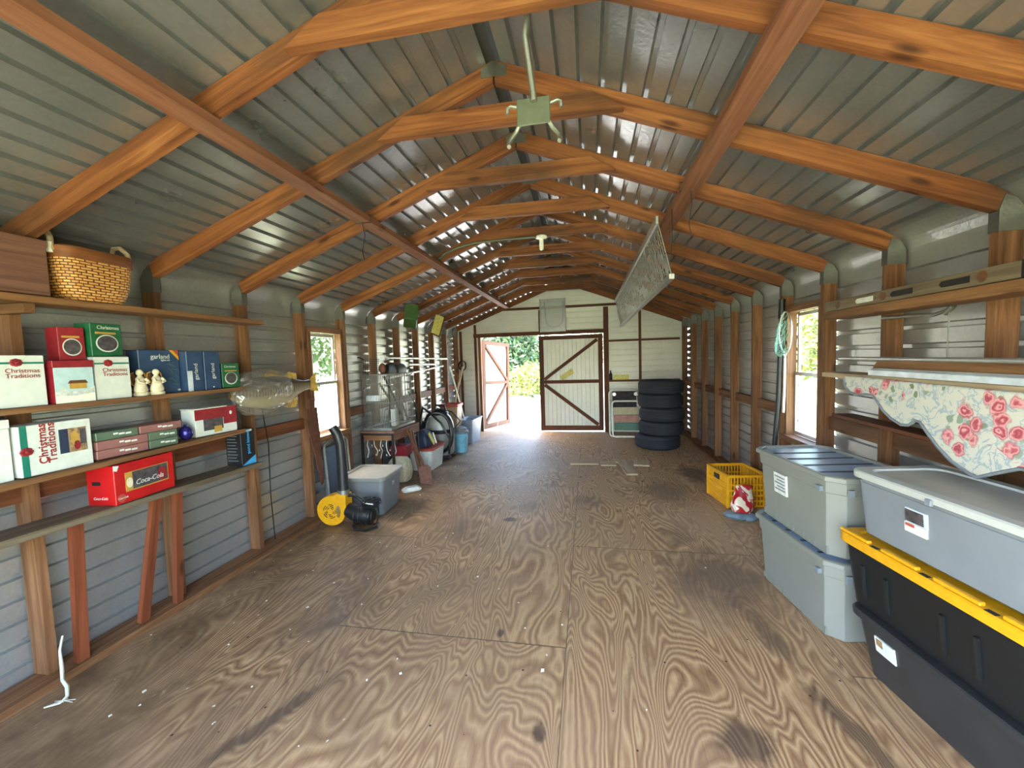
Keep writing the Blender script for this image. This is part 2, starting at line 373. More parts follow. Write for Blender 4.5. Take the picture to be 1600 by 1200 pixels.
def tag(o, label=None, cat=None, group=None, kind=None):
    for k, v in (('label', label), ('category', cat), ('group', group), ('kind', kind)):
        if v: o[k] = v
    return o
def thing(name, label, cat, loc=(0, 0, 0), rz=0, group=None, kind=None):
    o = bpy.data.objects.new(name, None); o.empty_display_size = .1; COL.objects.link(o)
    o.location = loc; o.rotation_euler = (0, 0, rz)
    return tag(o, label, cat, group, kind)
def one(mb, name, mat, label, cat, loc, group=None, kind=None, bevel=0):   # single mesh thing, world coords
    return tag(mb.build(name, mat, None, loc, bevel), label, cat, group, kind)
def struct(mb, name, mat, label=None, parent=None, w=False):
    o = mb.build(name, mat, parent, None, 0, w)
    if parent is None: o['kind'] = 'structure'
    if label: o['label'] = label; 
    return o
def copy_tree(o, parent=None):
    c = o.copy(); COL.objects.link(c); c.parent = parent
    for ch in [x for x in bpy.data.objects if x.parent == o]: copy_tree(ch, c)
    return c
def text(body, size, mat, parent, loc, right=(0, 1, 0), up=(0, 0, 1), name='lettering', align='LEFT', squeeze=1.0, shear=0.0, bold=0.0):
    cu = bpy.data.curves.new(name, 'FONT'); cu.body = body; cu.size = size; cu.align_x = align; cu.resolution_u = 3; cu.extrude = .0004; cu.shear = shear; cu.offset = bold
    t = bpy.data.objects.new(name, cu); COL.objects.link(t)
    dg = bpy.context.evaluated_depsgraph_get(); dg.update()
    me = bpy.data.meshes.new_from_object(t.evaluated_get(dg)); bpy.data.objects.remove(t); bpy.data.curves.remove(cu)
    r = Vector(right).normalized(); u = Vector(up).normalized(); n = r.cross(u); L = Vector(loc)
    for v in me.vertices: v.co = L + r*v.co.x*squeeze + u*v.co.y + n*(v.co.z+.0006)
    me.materials.clear(); me.materials.append(M[mat]); me.name = name
    o = bpy.data.objects.new(name, me); COL.objects.link(o); o.parent = parent
    return o
def rr(hx, hy, r, z, n=5, c=(0, 0)):
    out = []
    for (sx, sy, a0) in ((1, 1, 0), (-1, 1, 90), (-1, -1, 180), (1, -1, 270)):
        for k in range(n+1):
            a = R(a0+90*k/n); out.append((c[0]+sx*(hx-r)+r*math.cos(a), c[1]+sy*(hy-r)+r*math.sin(a), z))
    return out

# ================================================================= SETTING
Y0, YB = -.55, 7.56          # front opening, back wall
HW = 2.115
RT = lambda x: 2.805-.385*abs(x)       # roof sheet height
# floor
fb = MB(); fb.box(-2.16, 2.16, Y0, YB+.06, -.12, 0); struct(fb, 'floor', 'floor')
# ground outside
gb = MB(); gb.box(-70, 70, -60, 90, -.36, -.3); struct(gb, 'ground', 'ground')

def rib_profile(pts, step=.1, wdt=.015, dep=.022, start=.03):
    """cross-section polyline (x,z) with little outward ribs every `step`"""
    out = []; dist = 0; nxt = start
    for (a, b) in zip(pts[:-1], pts[1:]):
        a = Vector(a); b = Vector(b); L = (b-a).length; d = (b-a)/L; nrm = Vector((d.y, -d.x))
        out.append(tuple(a)); s = 0
        while nxt < dist+L-wdt*1.5:
            s = nxt-dist
            if s > 0:
                for q, h in ((-wdt, 0), (-wdt*.7, dep), (wdt*.6, dep), (wdt, 0)):
                    p = a+d*(s+q)+nrm*h; out.append((p.x, p.y))
            nxt += step
        dist += L
        while nxt < dist+wdt*1.5: nxt += step
    out.append(tuple(pts[-1])); return out
def arcpts():
    # wall x=HW to roof slope fillet
    zc = 2.805-.385*HW; r = .13; sl = math.atan(.385); t = r*math.tan((math.pi/2-sl)/2)
    c = Vector((HW-r, zc-t)); out = []
    for k in range(9):
        a = (math.pi/2-sl)*k/8; out.append((c.x+r*math.cos(a), c.y+r*math.sin(a)))
    return out
ARC = arcpts()
wallp = rib_profile([(HW, 0.0), ARC[0]], start=.105) 
wallp = wallp[:-1]+ARC[:]
roofp = rib_profile([ARC[-1], (.035, RT(.035))], start=.05)
def sheet(prof, sgn, segs, keep=None):
    m = MB()
    for (ya, yb, zr) in segs:
        for (p, q) in zip(prof[:-1], prof[1:]):
            lo, hi = sorted((p[1], q[1]))
            parts = [(p, q)]
            if zr:
                parts = []
                def at(z): 
                    k = (z-p[1])/(q[1]-p[1]) if abs(q[1]-p[1]) > 1e-9 else 0
                    return (p[0]+(q[0]-p[0])*k, z)
                if hi <= zr[0] or lo >= zr[1]: parts = [(p, q)]
                else:
                    if lo < zr[0]: parts.append((p, at(zr[0])) if p[1] < q[1] else (at(zr[0]), q))
                    if hi > zr[1]: parts.append((at(zr[1]), q) if p[1] < q[1] else (p, at(zr[1])))
            for a, b in parts:
                m.add([(sgn*a[0], ya, a[1]), (sgn*b[0], ya, b[1]), (sgn*b[0], yb, b[1]), (sgn*a[0], yb, a[1])], [(0, 1, 2, 3)])
    return m
WIN = (3.245, 3.765)
WL = (.74, 1.70); WR = (.70, 1.71)
struct(sheet(wallp, -1, [(Y0, WIN[0], None), (WIN[0], WIN[1], WL), (WIN[1], YB, None)]), 'wall_left', 'wall')
struct(sheet(wallp, 1, [(Y0, WIN[0], None), (WIN[0], WIN[1], WR), (WIN[1], YB, None)]), 'wall_right', 'wall')
rm = sheet(roofp, -1, [(Y0-.1, YB, None)]); r2 = sheet(roofp, 1, [(Y0-.1, YB, None)]); rm.add(r2.v, r2.f)
struct(rm, 'ceiling', 'roof')
# ridge cap over the slot between the two roof sides
rc = MB(); rc.prism([(-.2, Y0, RT(.2)+.03), (0, Y0, RT(0)+.045), (.2, Y0, RT(.2)+.03), (.2, Y0, RT(.2)+.033), (0, Y0, RT(0)+.049), (-.2, Y0, RT(.2)+.033)], (0, YB-Y0, 0)); struct(rc, 'trim_1', 'plate')
# back wall: horizontal ribbed siding around the double door opening
DX0, DX1, DZ = -1.64, .69, 1.80
bw = MB(); z = 0.0; zs = []
while z < 2.82:
    zs.append((z, 0)); zs += [(z+.078, 0), (z+.081, .015), (z+.097, .015)]; z += .1
def bw_w(z): return HW if z < ARC[0][1] else max(0, min(HW, (2.805-z)/.385))
for (a, b) in zip(zs[:-1], zs[1:]):
    za, zb = a[0], b[0]
    if zb <= za: continue
    wa, wb = bw_w(za), bw_w(zb)
    spans = [(-1, 1)] if za >= DZ else None
    if spans:
        if wa > 0: bw.add([(-wa, YB+a[1], za), (wa, YB+a[1], za), (wb, YB+b[1], zb), (-wb, YB+b[1], zb)], [(0, 1, 2, 3)])
    else:
        zt = min(zb, DZ) if zb > DZ else zb
        for xa, xb in ((-wa, DX0), (DX1, wa)):
            bw.add([(xa, YB+a[1], za), (xb, YB+a[1], za), (xb, YB+b[1], zb), (xa, YB+b[1], zb)], [(0, 1, 2, 3)])
struct(bw, 'wall_back', 'back')
# unseen front wall, added to cut the daylight from the entrance behind the camera
fw = MB()
FX, FZ = 1.35, 2.0  # entrance opening sized by how much daylight it lets in
for xa, xb in ((-HW, -FX), (FX, HW)): fw.add([(xa, Y0, 0), (xb, Y0, 0), (xb, Y0, FZ), (xa, Y0, FZ)], [(0, 1, 2, 3)])
fw.add([(-HW, Y0, FZ), (HW, Y0, FZ), (HW-.06, Y0, 2.0), (0, Y0, 2.8), (-HW+.06, Y0, 2.0)], [(0, 1, 2, 3, 4)])
struct(fw, 'wall_front_unseen', 'back')
# sill plates
for s, nm in ((-1, 'baseboard_left'), (1, 'baseboard_right')):
    m = MB(); m.box(min(s*1.955, s*2.105), max(s*1.955, s*2.105), Y0, YB-.05, .0005, .038); struct(m, nm, 'stud')
# girts between the studs
TY = [1.369+.61*i for i in range(11)]
for s, nm, zz in ((-1, 'trim_2', .885), (1, 'trim_3', .885)):
    m = MB()
    for a, b in zip([.76]+TY[:-1], TY):
        if abs(a-3.199) < .02: continue
        m.box(*sorted((s*2.06, s*2.098)), a+.022, b-.022, zz-.045, zz+.045)
    struct(m, nm, 'dark_wood' if s < 0 else 'stud')

# roof frames: studs, rafters, collar tie, gussets
names = ['nearest timber roof frame whose peak is above the photo', 'timber roof frame just behind the hanging steel bracket, first peak plate in view', 'timber roof frame with the second square peak plate',
         'timber frame on the near side of the two windows', 'timber frame just behind the windows, holding the bulb fixture', 'timber frame from whose left rafter the green metal box hangs', 'sixth timber roof frame, second beyond the windows',
         'timber frame with the old plates hung on its left rafter', 'timber roof frame three before the back wall', 'last free timber roof frame before the back gable', 'timber end frame against the back gable wall, without a collar tie']
B_ = lambda x: 2.705-.385*abs(x); T_ = lambda x: 2.802-.385*abs(x)
for i, y in enumerate(TY):
    t = thing('roof_frame', names[i], 'roof frame', (0, y, .038), .008, 'timber roof frames of the shed')
    last = i == 10
    yc = y
    for s in (-1, 1):
        poly = [(s*.004, B_(0)), (s*.004, T_(0)), (s*1.99, T_(1.99)), (s*2.045, T_(1.99)-.035), (s*2.09, 1.96), (s*2.09, 1.932), (s*2.012, 1.932)]
        m = MB(); m.prism([(x, y-.019, z) for x, z in poly], (0, .038, 0), axis=(s, 0, -.385)); m.build('rafter', 'rafter', t, w=True)
        m = MB(); m.prism([(s*2.02, y-.019, .04), (s*2.105, y-.019, .04), (s*2.105, y-.019, 1.89), (s*2.085, y-.019, 1.93), (s*2.02, y-.019, 1.93)], (0, .038, 0), axis=(0, 0, 1)); m.build('stud', 'stud', t, w=True)
        for yy in (y-.0225, y+.0195):
            m = MB(); m.prism([(s*2.0165, yy, 1.85), (s*2.106, yy, 1.85), (s*2.106, yy, 1.925), (s*2.075, yy, 1.975), (s*2.035, yy, 1.993), (s*2.0165, yy, 1.935)], (0, .003, 0)); m.build('gusset_plate', 'plate', t, w=True)
        m = MB(); m.prism([(s*2.0165, y-.022, 1.85), (s*2.0195, y-.022, 1.85), (s*2.0195, y-.022, 1.93), (s*2.0165, y-.022, 1.93)], (0, .044, 0)); m.build('gusset_plate', 'plate', t, w=True)
    if not last:
        m = MB(); e = random.uniform(-.02, .02)
        m.prism([(-.58+e, y-.06, 2.49), (.59+e, y-.06, 2.49), (.45+e, y-.06, 2.582), (-.44+e, y-.06, 2.582)], (0, .0375, 0), axis=(1, 0, 0)); m.build('collar_tie', 'rafter', t, w=True)
    m = MB(); m.prism([(-.06, y-.0225, 2.728), (.06, y-.0225, 2.728), (.06, y-.0225, 2.77), (0.0, y-.0225, 2.798), (-.06, y-.0225, 2.77)], (0, .0028, 0)); m.build('peak_plate', 'plate', t, w=True)

# gable framing of the back wall
g = thing('gable_frame', 'brown timber framing round the double door on the back gable wall', 'wall frame', (0, 7.5, 0))
def gst(a, b, wd, th, nm='stud', mt='dark_wood', up=(1, 0, 0)):
    m = MB(); m.board(a, b, wd, th, up); m.build(nm, mt, g, w=True)
gy = 7.535
for x, za, zb in ((-1.98, 0.002, 1.93), (-1.69, .002, 2.04), (.74, .002, 2.26), (1.325, .002, 2.17), (-.45, 1.87, 2.26)): gst((x, gy, za), (x, gy, zb), .04 if x != .74 else .085, .04)
gst((-1.72, gy, 1.835), (.78, gy, 1.835), .07, .045, 'lintel', 'dark_wood', (0, 0, 1))
gst((-1.2, gy, 2.30), (1.2, gy, 2.30), .04, .04, 'girt', 'dark_wood', (0, 0, 1))
for z in (1.65, .93): gst((.785, gy, z), (1.30, gy, z), .035, .04, 'girt', 'dark_wood', (0, 0, 1)); gst((1.35, gy, z), (1.99, gy, z), .035, .04, 'girt', 'dark_wood', (0, 0, 1))
gst((-1.61, gy+.02, .002), (-1.61, gy+.02, 1.80), .05, .06, 'door_jamb', 'stud')

# double doors
def leaf(name, loc, rz, wd, ht, flip, tilt=0, sheetmat='back'):
    d = thing(name, None, None, loc, rz); d['kind'] = 'structure'
    d.rotation_euler = (0, tilt, rz)
    m = MB(); n = int(wd/.075); xs = []
    for k in range(n):
        x = k*wd/n; xs += [(x, 0), (x+wd/n-.012, 0), (x+wd/n-.009, .008), (x+wd/n-.003, .008)]
    xs.append((wd, 0))
    for (a, b) in zip(xs[:-1], xs[1:]): m.add([(a[0], .03+a[1], .02), (b[0], .03+b[1], .02), (b[0], .03+b[1], ht), (a[0], .03+a[1], ht)], [(0, 1, 2, 3)])
    m.build('metal_skin', sheetmat, d)
    def bar(a, b, w_, nm, y=0.008, t_=.036):
        q = MB(); q.board((a[0], y, a[1]), (b[0], y, b[1]), w_, t_, (0, 0, 1) if abs(b[1]-a[1]) < .01 else (1, 0, 0)); q.build(nm, 'dark_wood', d)
    bar((.04, .02), (.04, ht), .08, 'stile'); bar((wd-.04, .02), (wd-.04, ht), .08, 'stile')
    bar((.08, .065), (wd-.08, .065), .09, 'bottom_rail'); bar((.08, ht-.04), (wd-.08, ht-.04), .07, 'top_rail'); bar((.08, .93), (wd-.08, .93), .06, 'middle_rail')
    xa, xb = (.09, wd-.1) if flip else (wd-.09, .1)
    for za, zb in ((.98, ht-.1), (.88, .13)):
        a = Vector((xa, .008, za)); b = Vector((xb, .008, zb)); q = MB(); q.board(a, b, .06, .034, (0, 1, 0) if False else (Vector((0, 1, 0)).cross(b-a))); q.build('brace', 'dark_wood', d)
    return d
d2 = leaf('door_2', (-.475, 7.54, 0), 0, 1.155, 1.785, True)
d1 = leaf('door_1', (-1.60, 7.60, 0), R(74), 1.1, 1.76, False, R(2.5))
m = MB(); m.box(.03, .05, -.014, -.004, .9, 1.0); m.build('latch', 'dkmetal', d2)
# sticker on the closed door
m = MB(); m.box(-.13, .13, -.002, .002, -.05, .05); o = one(m, 'sticker', 'paleyellow', 'small tilted yellow sticker on the closed door leaf', 'sticker', (0, 0, 0)); o.location = (.03, 7.564, 1.06); o.rotation_euler = (0, R(-32), 0)
o.location.y = 7.566
# threshold ramp
m = MB()
for k in range(7): m.box(-1.55, -.5, 7.66+k*.13, 7.77+k*.13, -.09-.018*k, -.05-.018*k)
one(m, 'door_ramp', 'grey_wood', 'low weathered plank ramp outside the open door leaf', 'ramp', (-1, 8.0, -.3))
# chain dangling from open door
m = MB(); m.tube([(-1.33, 8.62, .86), (-1.36, 8.3, .55), (-1.40, 8.05, .2), (-1.42, 7.95, 0.01), (-1.4, 7.9, -.03)], .008, 6); one(m, 'chain', 'steel', 'thin chain hanging from the edge of the open door leaf', 'chain', (-1.4, 7.95, 0))

# windows
def window(name, s, zr):
    z0, z1 = zr; a, b = WIN; x = s*2.11
    wd = thing(name, None, None, (x, (a+b)/2, z0)); wd['kind'] = 'structure'
    def bx(nm, mt, ya, yb, za, zb, xa, xb):
        m = MB(); m.box(*sorted((s*xa, s*xb)), ya, yb, za, zb); return m.build(nm, mt, wd, w=True)
    bx('casing', 'stud', a-.004, a+.034, z0, z1, 2.03, 2.10); bx('casing', 'stud', b-.034, b+.004, z0, z1, 2.03, 2.10)
    bx('casing', 'stud', a, b, z1-.004, z1+.045, 2.03, 2.10); bx('sill', 'stud', a-.005, b+.005, z0-.05, z0-.002, 2.0, 2.10)
    zm = (z0+z1)/2+.0
    for (za, zb, dx) in ((zm-.015, z1-.01, .02), (z0+.005, zm+.015, 0.0)):
        f = bx('sash', 'alu', a+.036, a+.062, za, zb, 2.085+dx, 2.10+dx)
        for q in ((b-.062, b-.036, za, zb), (a+.062, b-.062, za, za+.028), (a+.062, b-.062, zb-.028, zb)):
            bx('sash', 'alu', *q, 2.085+dx, 2.10+dx)
        bx('pane', 'glass', a+.062, b-.062, za+.028, zb-.028, 2.091+dx, 2.094+dx)
    return wd
window('window_1', -1, WL); window('window_2', 1, WR)

# ================================================================= CEILING THINGS
m = MB(); m.board((-.975, -.4, 2.325), (-.975, 7.15, 2.29), .095, .036, (1, 0, 0)); one(m, 'tie_board', 'beam', 'long board nailed under the left rafters from the photo corner to the back', 'beam', (-.975, 3, 2.3))
m = MB(); m.board((.975, -.4, 2.325), (.975, 3.7, 2.29), .095, .036, (1, 0, 0)); one(m, 'tie_board', 'beam', 'long board nailed under the right rafters above the hanging metal rack', 'beam', (.975, 1.5, 2.3))
# hanging bracket
t = thing('hanging_bracket', 'grey steel hook bracket hanging on a bent pipe from the nearest collar tie', 'bracket', (.24, 1.44, 2.26))
m = MB(); m.tube([(.24, 1.405, 2.56), (.225, 1.41, 2.47), (.228, 1.42, 2.45), (.245, 1.432, 2.30), (.246, 1.433, 2.275)], .011, 10); m.build('pipe', 'steel', t, w=True)
m = MB(); m.box(.185, .30, 1.442, 1.448, 2.205, 2.295); m.build('plate', 'olive', t, bevel=.003, w=True)
for sx in (-1, 1):
    c = .243
    m = MB(); m.tube([(c+sx*.05, 1.45, 2.215), (c+sx*.065, 1.455, 2.19), (c+sx*.085, 1.45, 2.165), (c+sx*.09, 1.44, 2.145), (c+sx*.086, 1.43, 2.135)], .0075, 8); m.build('hook_arm', 'steel', t, w=True)
    m = MB(); m.tube([(c+sx*.055, 1.455, 2.275), (c+sx*.08, 1.46, 2.285), (c+sx*.092, 1.46, 2.278), (c+sx*.094, 1.46, 2.26)], .0065, 8); m.build('side_arm', 'steel', t, w=True)
# bulb fixture + conduit
t = thing('light_fixture', 'white porcelain bulb holder under a collar tie beyond the windows', 'light', (.02, 3.72, 2.47))
m = MB(); m.lathe([(.0, 2.492), (.05, 2.49), (.055, 2.475), (.03, 2.465), (.0, 2.465)], (.02, 3.73, 0), 20); m.build('base', 'pvc', t, w=True)
m = MB(); m.lathe([(.0, 2.466), (.02, 2.464), (.019, 2.43), (.022, 2.405), (.018, 2.37), (.0, 2.36)], (.02, 3.73, 0), 14); m.build('bulb_holder', 'pvc', t, w=True)
m = MB(); m.tube([(-.02, 3.71, 2.48), (-.35, 3.70, 2.478), (-.6, 3.70, 2.47), (-.76, 3.70, 2.44), (-.88, 3.70, 2.40), (-.955, 3.72, 2.36), (-.965, 3.85, 2.348), (-.965, 4.4, 2.344), (-.965, 6.5, 2.332)], .011, 8)
m.tube([(-.94, 3.72, 2.368), (-.9, 3.72, 2.39)], .014, 8)
one(m, 'conduit', 'olive', 'thin grey metal conduit curving from the bulb fixture to the left tie board', 'conduit', (-.5, 3.71, 2.45))
# hanging perforated rack
t = thing('metal_rack', 'long perforated metal rack hanging on strings under the right tie board', 'rack', (.88, 4.4, 1.85))
A0, A1 = (.83, 2.60, 2.20), (.83, 6.3, 2.20); b0, b1 = (.915, 2.62, 1.868), (.90, 6.3, 1.82)
m = MB(); m.board(A0, A1, .045, .014); m.build('rail', 'alu', t, w=True)
m = MB(); m.board(b0, b1, .03, .03); m.build('rail', 'alu', t, w=True)
m = MB(); rng = random.Random(3)
cols = 64; rows = 8; 
def rp(u, v):
    a = Vector(A0).lerp(Vector(A1), u); b = Vector(b0).lerp(Vector(b1), u); return a.lerp(b, v)
for k in range(cols):
    u0_, u1_ = k/cols, (k+1)/cols
    for j in range(rows):
        v0, v1 = j/rows, (j+1)/rows
        q = .25 if (j > 0 and math.sin(k*.31+j*.9) > -.45) else .8
        if rng.random() < q: m.add([rp(u0_, v0), rp(u1_, v0), rp(u1_, v1), rp(u0_, v1)], [(0, 1, 2, 3)])
        else:
            e, g_ = .22/cols, .16/rows
            m.add([rp(u0_, v0), rp(u0_+e, v0), rp(u0_+e, v1), rp(u0_, v1)], [(0, 1, 2, 3)]); m.add([rp(u0_+e, v0), rp(u1_, v0), rp(u1_, v0+g_), rp(u0_+e, v0+g_)], [(0, 1, 2, 3)])
o = m.build('perforated_panel', 'rack', t, w=True); sm = o.modifiers.new('solid', 'SOLIDIFY'); sm.thickness = .003
for (y, z) in ((2.68, 1.87), (3.5, 1.87)):
    m = MB(); m.tube([(.93, y, 2.30), (.93, y-.01, 2.1), (.91, y, z)], .0025, 5); m.build('hanging_wire', 'dkmetal', t, w=True)
# wires knotted round the boards
for x, y, lab in ((-.975, 2.42, 'thin dark wire looped round the left tie board, its tail hanging'), (.975, 2.42, 'thin dark wire tied round the right tie board near the rack')):
    z = 2.312; m = MB()
    m.tube([(x-.055, y, z+.022), (x+.055, y+.005, z+.022), (x+.055, y+.01, z-.022), (x-.055, y+.012, z-.022)], .003, 5, closed=True)
    m.tube([(x, y, z-.02), (x+.01, y+.01, z-.1), (x-.008, y, z-.2), (x+.004, y, z-.26)], .0022, 5)
    one(m, 'tie_wire', 'dkmetal', lab, 'wire', (x, y, z))
# green box and plates
t = thing('metal_box', 'green painted metal box hanging by a wire from the left rafters', 'box', (-1.57, 4.40, 1.84))
m = MB(); m.box(-.075, .075, -.12, .12, 0, .19); o = m.build('case', 'boxgreen', t, bevel=.008)
m = MB(); m.box(.074, .08, -.11, .11, .02, .17); m.build('side_panel', 'boxgreen', t)
m = MB(); m.tube([(-.03, -.06, .185), (-.03, -.06, .215), (-.03, .06, .215), (-.03, .06, .185)], .007, 6); m.build('handle', 'black', t)
m = MB(); m.tube([(-.03, 0, .215), (-.02, .02, .27), (0, .03, .3)], .002, 5); m.build('hanging_wire', 'dkmetal', t)
t.rotation_euler = (R(-20), R(8), R(25)); t.location = (-1.57, 4.38, 1.83)
t = thing('number_plate', 'pair of old yellowed number plates hanging from a far left rafter', 'plate', (-1.74, 5.58, 1.78))
m = MB(); m.box(-.07, .07, -.004, .004, 0, .27); m.build('plate', 'paleyellow', t)
m = MB(); m.box(-.05, .09, .006, .012, -.02, .22); m.build('plate', 'rust', t)
m = MB(); m.tube([(0, 0, .265), (0, 0, .28)], .002, 5); m.build('hanging_wire', 'dkmetal', t)
t.rotation_euler = (0, R(22), R(-15))
# plastic sheet on the gable
t = thing('plastic_sheet', 'cloudy plastic sheet with a curved rim hung high above the closed door leaf', 'plastic sheet', (-.19, 7.490, 1.85))
m = MB(); m.box(-.25, .22, 0, .006, 0, .6); m.build('sheet', 'film', t)
m = MB(); m.tube([(-.16, -.008, .55), (-.14, -.008, .22), (-.1, -.008, .12), (0, -.008, .09), (.1, -.008, .1), (.17, -.008, .18), (.18, -.008, .55)], .012, 8); m.build('curved_rim', 'film', t)
for x in (-.24, .21):
    m = MB(); m.board((x, -.006, 0), (x, -.006, .6), .02, .01, (1, 0, 0)); m.build('edge_strip', 'film', t)

# ================================================================= LEFT SHELVES
def shelf(name, p0, p1, d, th, mat, label, brackets=()):
    y0, y1 = p0[0], p1[0]
    t = thing(name, label, 'shelf', (-1.94, (y0+y1)/2, (p0[1]+p1[1])/2))
    m = MB(); m.board((-2.015+d/2, y0, p0[1]-th/2), (-2.015+d/2, y1, p1[1]-th/2), th, d); m.build('board', mat, t, w=True, bevel=.002)
    for y in brackets:
        z = p0[1]+(p1[1]-p0[1])*(y-y0)/(y1-y0)-th-.022
        m = MB(); m.board((-2.10, y, z), (-1.89, y, z), .04, .036); m.build('bracket', 'stud', t, w=True)
    return t
shelf('wall_shelf', (.6, 1.738), (2.56, 1.728), .155, .03, 'shelf', 'top left shelf board carrying the basket', (1.329,))
shelf('wall_shelf', (.6, 1.268), (2.365, 1.272), .155, .024, 'shelf', 'left shelf board with the white gift cartons and figurines')
shelf('wall_shelf', (.6, .965), (2.34, .99), .155, .026, 'shelf', 'left shelf board carrying the stacked light cartons, under the figurines')
t = shelf('wall_shelf', (.6, .768), (2.45, .735), .165, .03, 'grey_wood', 'lowest left shelf, a grey weathered board on props holding the red carton')
def prop(a, b, wd, lab):
    m = MB(); m.board(a, b, wd, .03, (0, 1, 0)); return one(m, 'shelf_prop', 'red_wood', lab, 'wooden prop', b)
prop((-1.93, 1.43, .722), (-1.985, 1.375+.06, .04), .045, 'thin reddish stick propping the grey shelf beside the nearest post')
prop((-1.92, 1.78, .718), (-2.0, 1.72, .04), .045, 'thin leaning stick propping the grey shelf under the red carton')
m = MB(); m.board((-1.90, 1.88, .717), (-1.985, 1.9, .04), .04, .03, (0, 1, 0)); one(m, 'shelf_prop', 'red_wood', 'stick leaning against the second post under the grey shelf', 'wooden prop', (-1.985, 1.9, .04))

def carton(name, label, cat, y0, y1, z0, h, depth, mat, xf=-1.882, rz=0, group=None):
    t = thing(name, label, cat, (xf-depth/2, (y0+y1)/2, z0+.001), rz, group)
    w_ = (y1-y0)/2
    m = MB(); m.box(-depth/2, depth/2, -w_, w_, 0, h); m.build('carton', mat, t, bevel=.002)
    t['hx'] = depth/2
    return t, depth/2, w_
def patch(t, hx, y0, y1, z0, z1, mat, nm, th=.0012, shape=None):
    m = MB()
    if shape == 'oval':
        n = 28; P = [(hx, (y0+y1)/2+(y1-y0)/2*math.cos(2*math.pi*k/n), (z0+z1)/2+(z1-z0)/2*math.sin(2*math.pi*k/n)) for k in range(n)]
        m.prism(P, (th, 0, 0))
    elif shape: m.prism([(hx, a, b) for a, b in shape], (th, 0, 0))
    else: m.box(hx, hx+th, y0, y1, z0, z1)
    return m.build(nm, mat, t)
def bow(t, x, y, z, s, mat='dred'):
    m = MB()
    for k in range(8):
        a = 2*math.pi*k/8; m.ell((x, y+s*.55*math.cos(a), z+s*.45*math.sin(a)), s*.25, s*.42, s*.32, 8, 6)
    m.ell((x+s*.15, y, z), s*.3, s*.35, s*.35, 8, 6)
    return m.build('bow', mat, t)

# --- top shelf
t = thing('wooden_crate', 'reddish brown wooden crate at the left end of the top shelf', 'crate', (-1.945, 1.20, 1.738))
m = MB(); m.box(-.068, .068, -.2, .197, .001, .232); m.build('crate_body', 'crate_wood', t, bevel=.003)
m = MB(); m.box(.0685, .074, -.2, .197, .21, .236); m.build('top_edge', 'crate_wood', t)
def weave():
    t = NT('woven cane'); uv = t.uv()
    b = t.n('TexBrick'); t.l(t.map(uv, (1, 1, 1)), b.inputs['Vector'])
    b.inputs['Scale'].default_value = 1; b.inputs['Brick Width'].default_value = .026; b.inputs['Row Height'].default_value = .0125; b.inputs['Mortar Size'].default_value = .0022
    b.inputs['Color1'].default_value = sr((214, 160, 88)); b.inputs['Color2'].default_value = sr((190, 128, 62)); b.inputs['Mortar'].default_value = sr((92, 52, 22)); b.inputs['Mortar Smooth'].default_value = .5
    t.set(Base_Color=b.outputs[0], Roughness=.55); t.bump(t.math('SUBTRACT', 1, b.outputs['Fac']), .9, .006); return t.m
M['weave'] = weave()
t = thing('wicker_basket', 'woven honey coloured basket with two handles on the top left shelf', 'basket', (-1.955, 1.582, 1.735), R(3))
m = MB(); L = []
for z, hx, hy in ((0, .085, .11), (.02, .093, .128), (.08, .102, .146), (.14, .106, .153), (.185, .107, .156)): L.append(rr(hx, hy, .06, z))
for z, hx, hy in ((.185, .1, .149), (.08, .094, .138), (.02, .085, .12)): L.append(rr(hx, hy, .055, z))
m.loft(L); m.build('woven_body', 'weave', t)
m = MB(); m.loft([rr(.109, .158, .06, .183), rr(.112, .161, .06, .19), rr(.113, .163, .06, .232), rr(.109, .159, .06, .238), rr(.103, .153, .06, .236), rr(.1, .15, .06, .184)], False, False); m.build('rim_band', 'rafter', t)
for s in (-1, 1):
    m = MB(); m.tube([(-.055, s*.162, .21), (-.05, s*.16, .265), (-.02, s*.15, .298), (.02, s*.15, .298), (.05, s*.16, .265), (.055, s*.162, .21)], .011, 8); h = m.build('handle', 'pale_wood', t)
    for x in (-.05, .05):
        q = MB(); q.tube([(x, s*.166, .2), (x, s*.166, .245)], .013, 8); q.build('lashing', 'strap', h)

# --- second shelf
S2 = 1.270
def xmas(y0, y1, h, depth, label, xf=-1.882):
    t, hx, w_ = carton('gift_carton', label, 'carton', y0, y1, S2, h, depth, 'cream', xf)
    patch(t, hx, -w_, w_, h-.036, h-.028, 'teal', 'ribbon_band')
    bow(t, hx+.001, .088 if w_ > .1 else -w_*.25, h-.03, .022)
    for k, s in enumerate(('Christmas', 'Traditions')):
        text(s, .026, 'redink', t, (hx+.001, .052 if w_ > .1 else -w_+.03, h-.072-.021*k))
    return t
xmas(1.0, 1.352, .213, .125, 'white Christmas Traditions carton with green band at the left edge, above the ribboned one')
xmas(1.532, 1.682, .205, .16, 'white Christmas Traditions carton right of the snow scene carton')
t, hx, w_ = carton('gift_carton', 'red topped carton with a snowy house picture on the second left shelf', 'carton', 1.372, 1.518, S2, .16, .15, 'skyprint', -1.872)
m = MB(); m.box(-hx-.002, hx+.003, -w_-.003, w_+.003, .158, .19); m.build('lid', 'dred', t, bevel=.002)
patch(t, hx, -w_, w_, .0, .05, 'snow', 'print')
patch(t, hx, 0, 0, 0, 0, 'figure', 'print', .0016, [(-w_, .035), (-w_+.03, .075), (-w_+.05, .05), (w_-.03, .055), (w_, .07), (w_, .04), (0, .03)])
patch(t, hx, -.02, .042, .062, .088, 'gold', 'print', .0018); patch(t, hx, 0, 0, 0, 0, 'brown', 'print', .002, [(-.026, .086), (.048, .086), (.04, .1), (-.018, .1)])
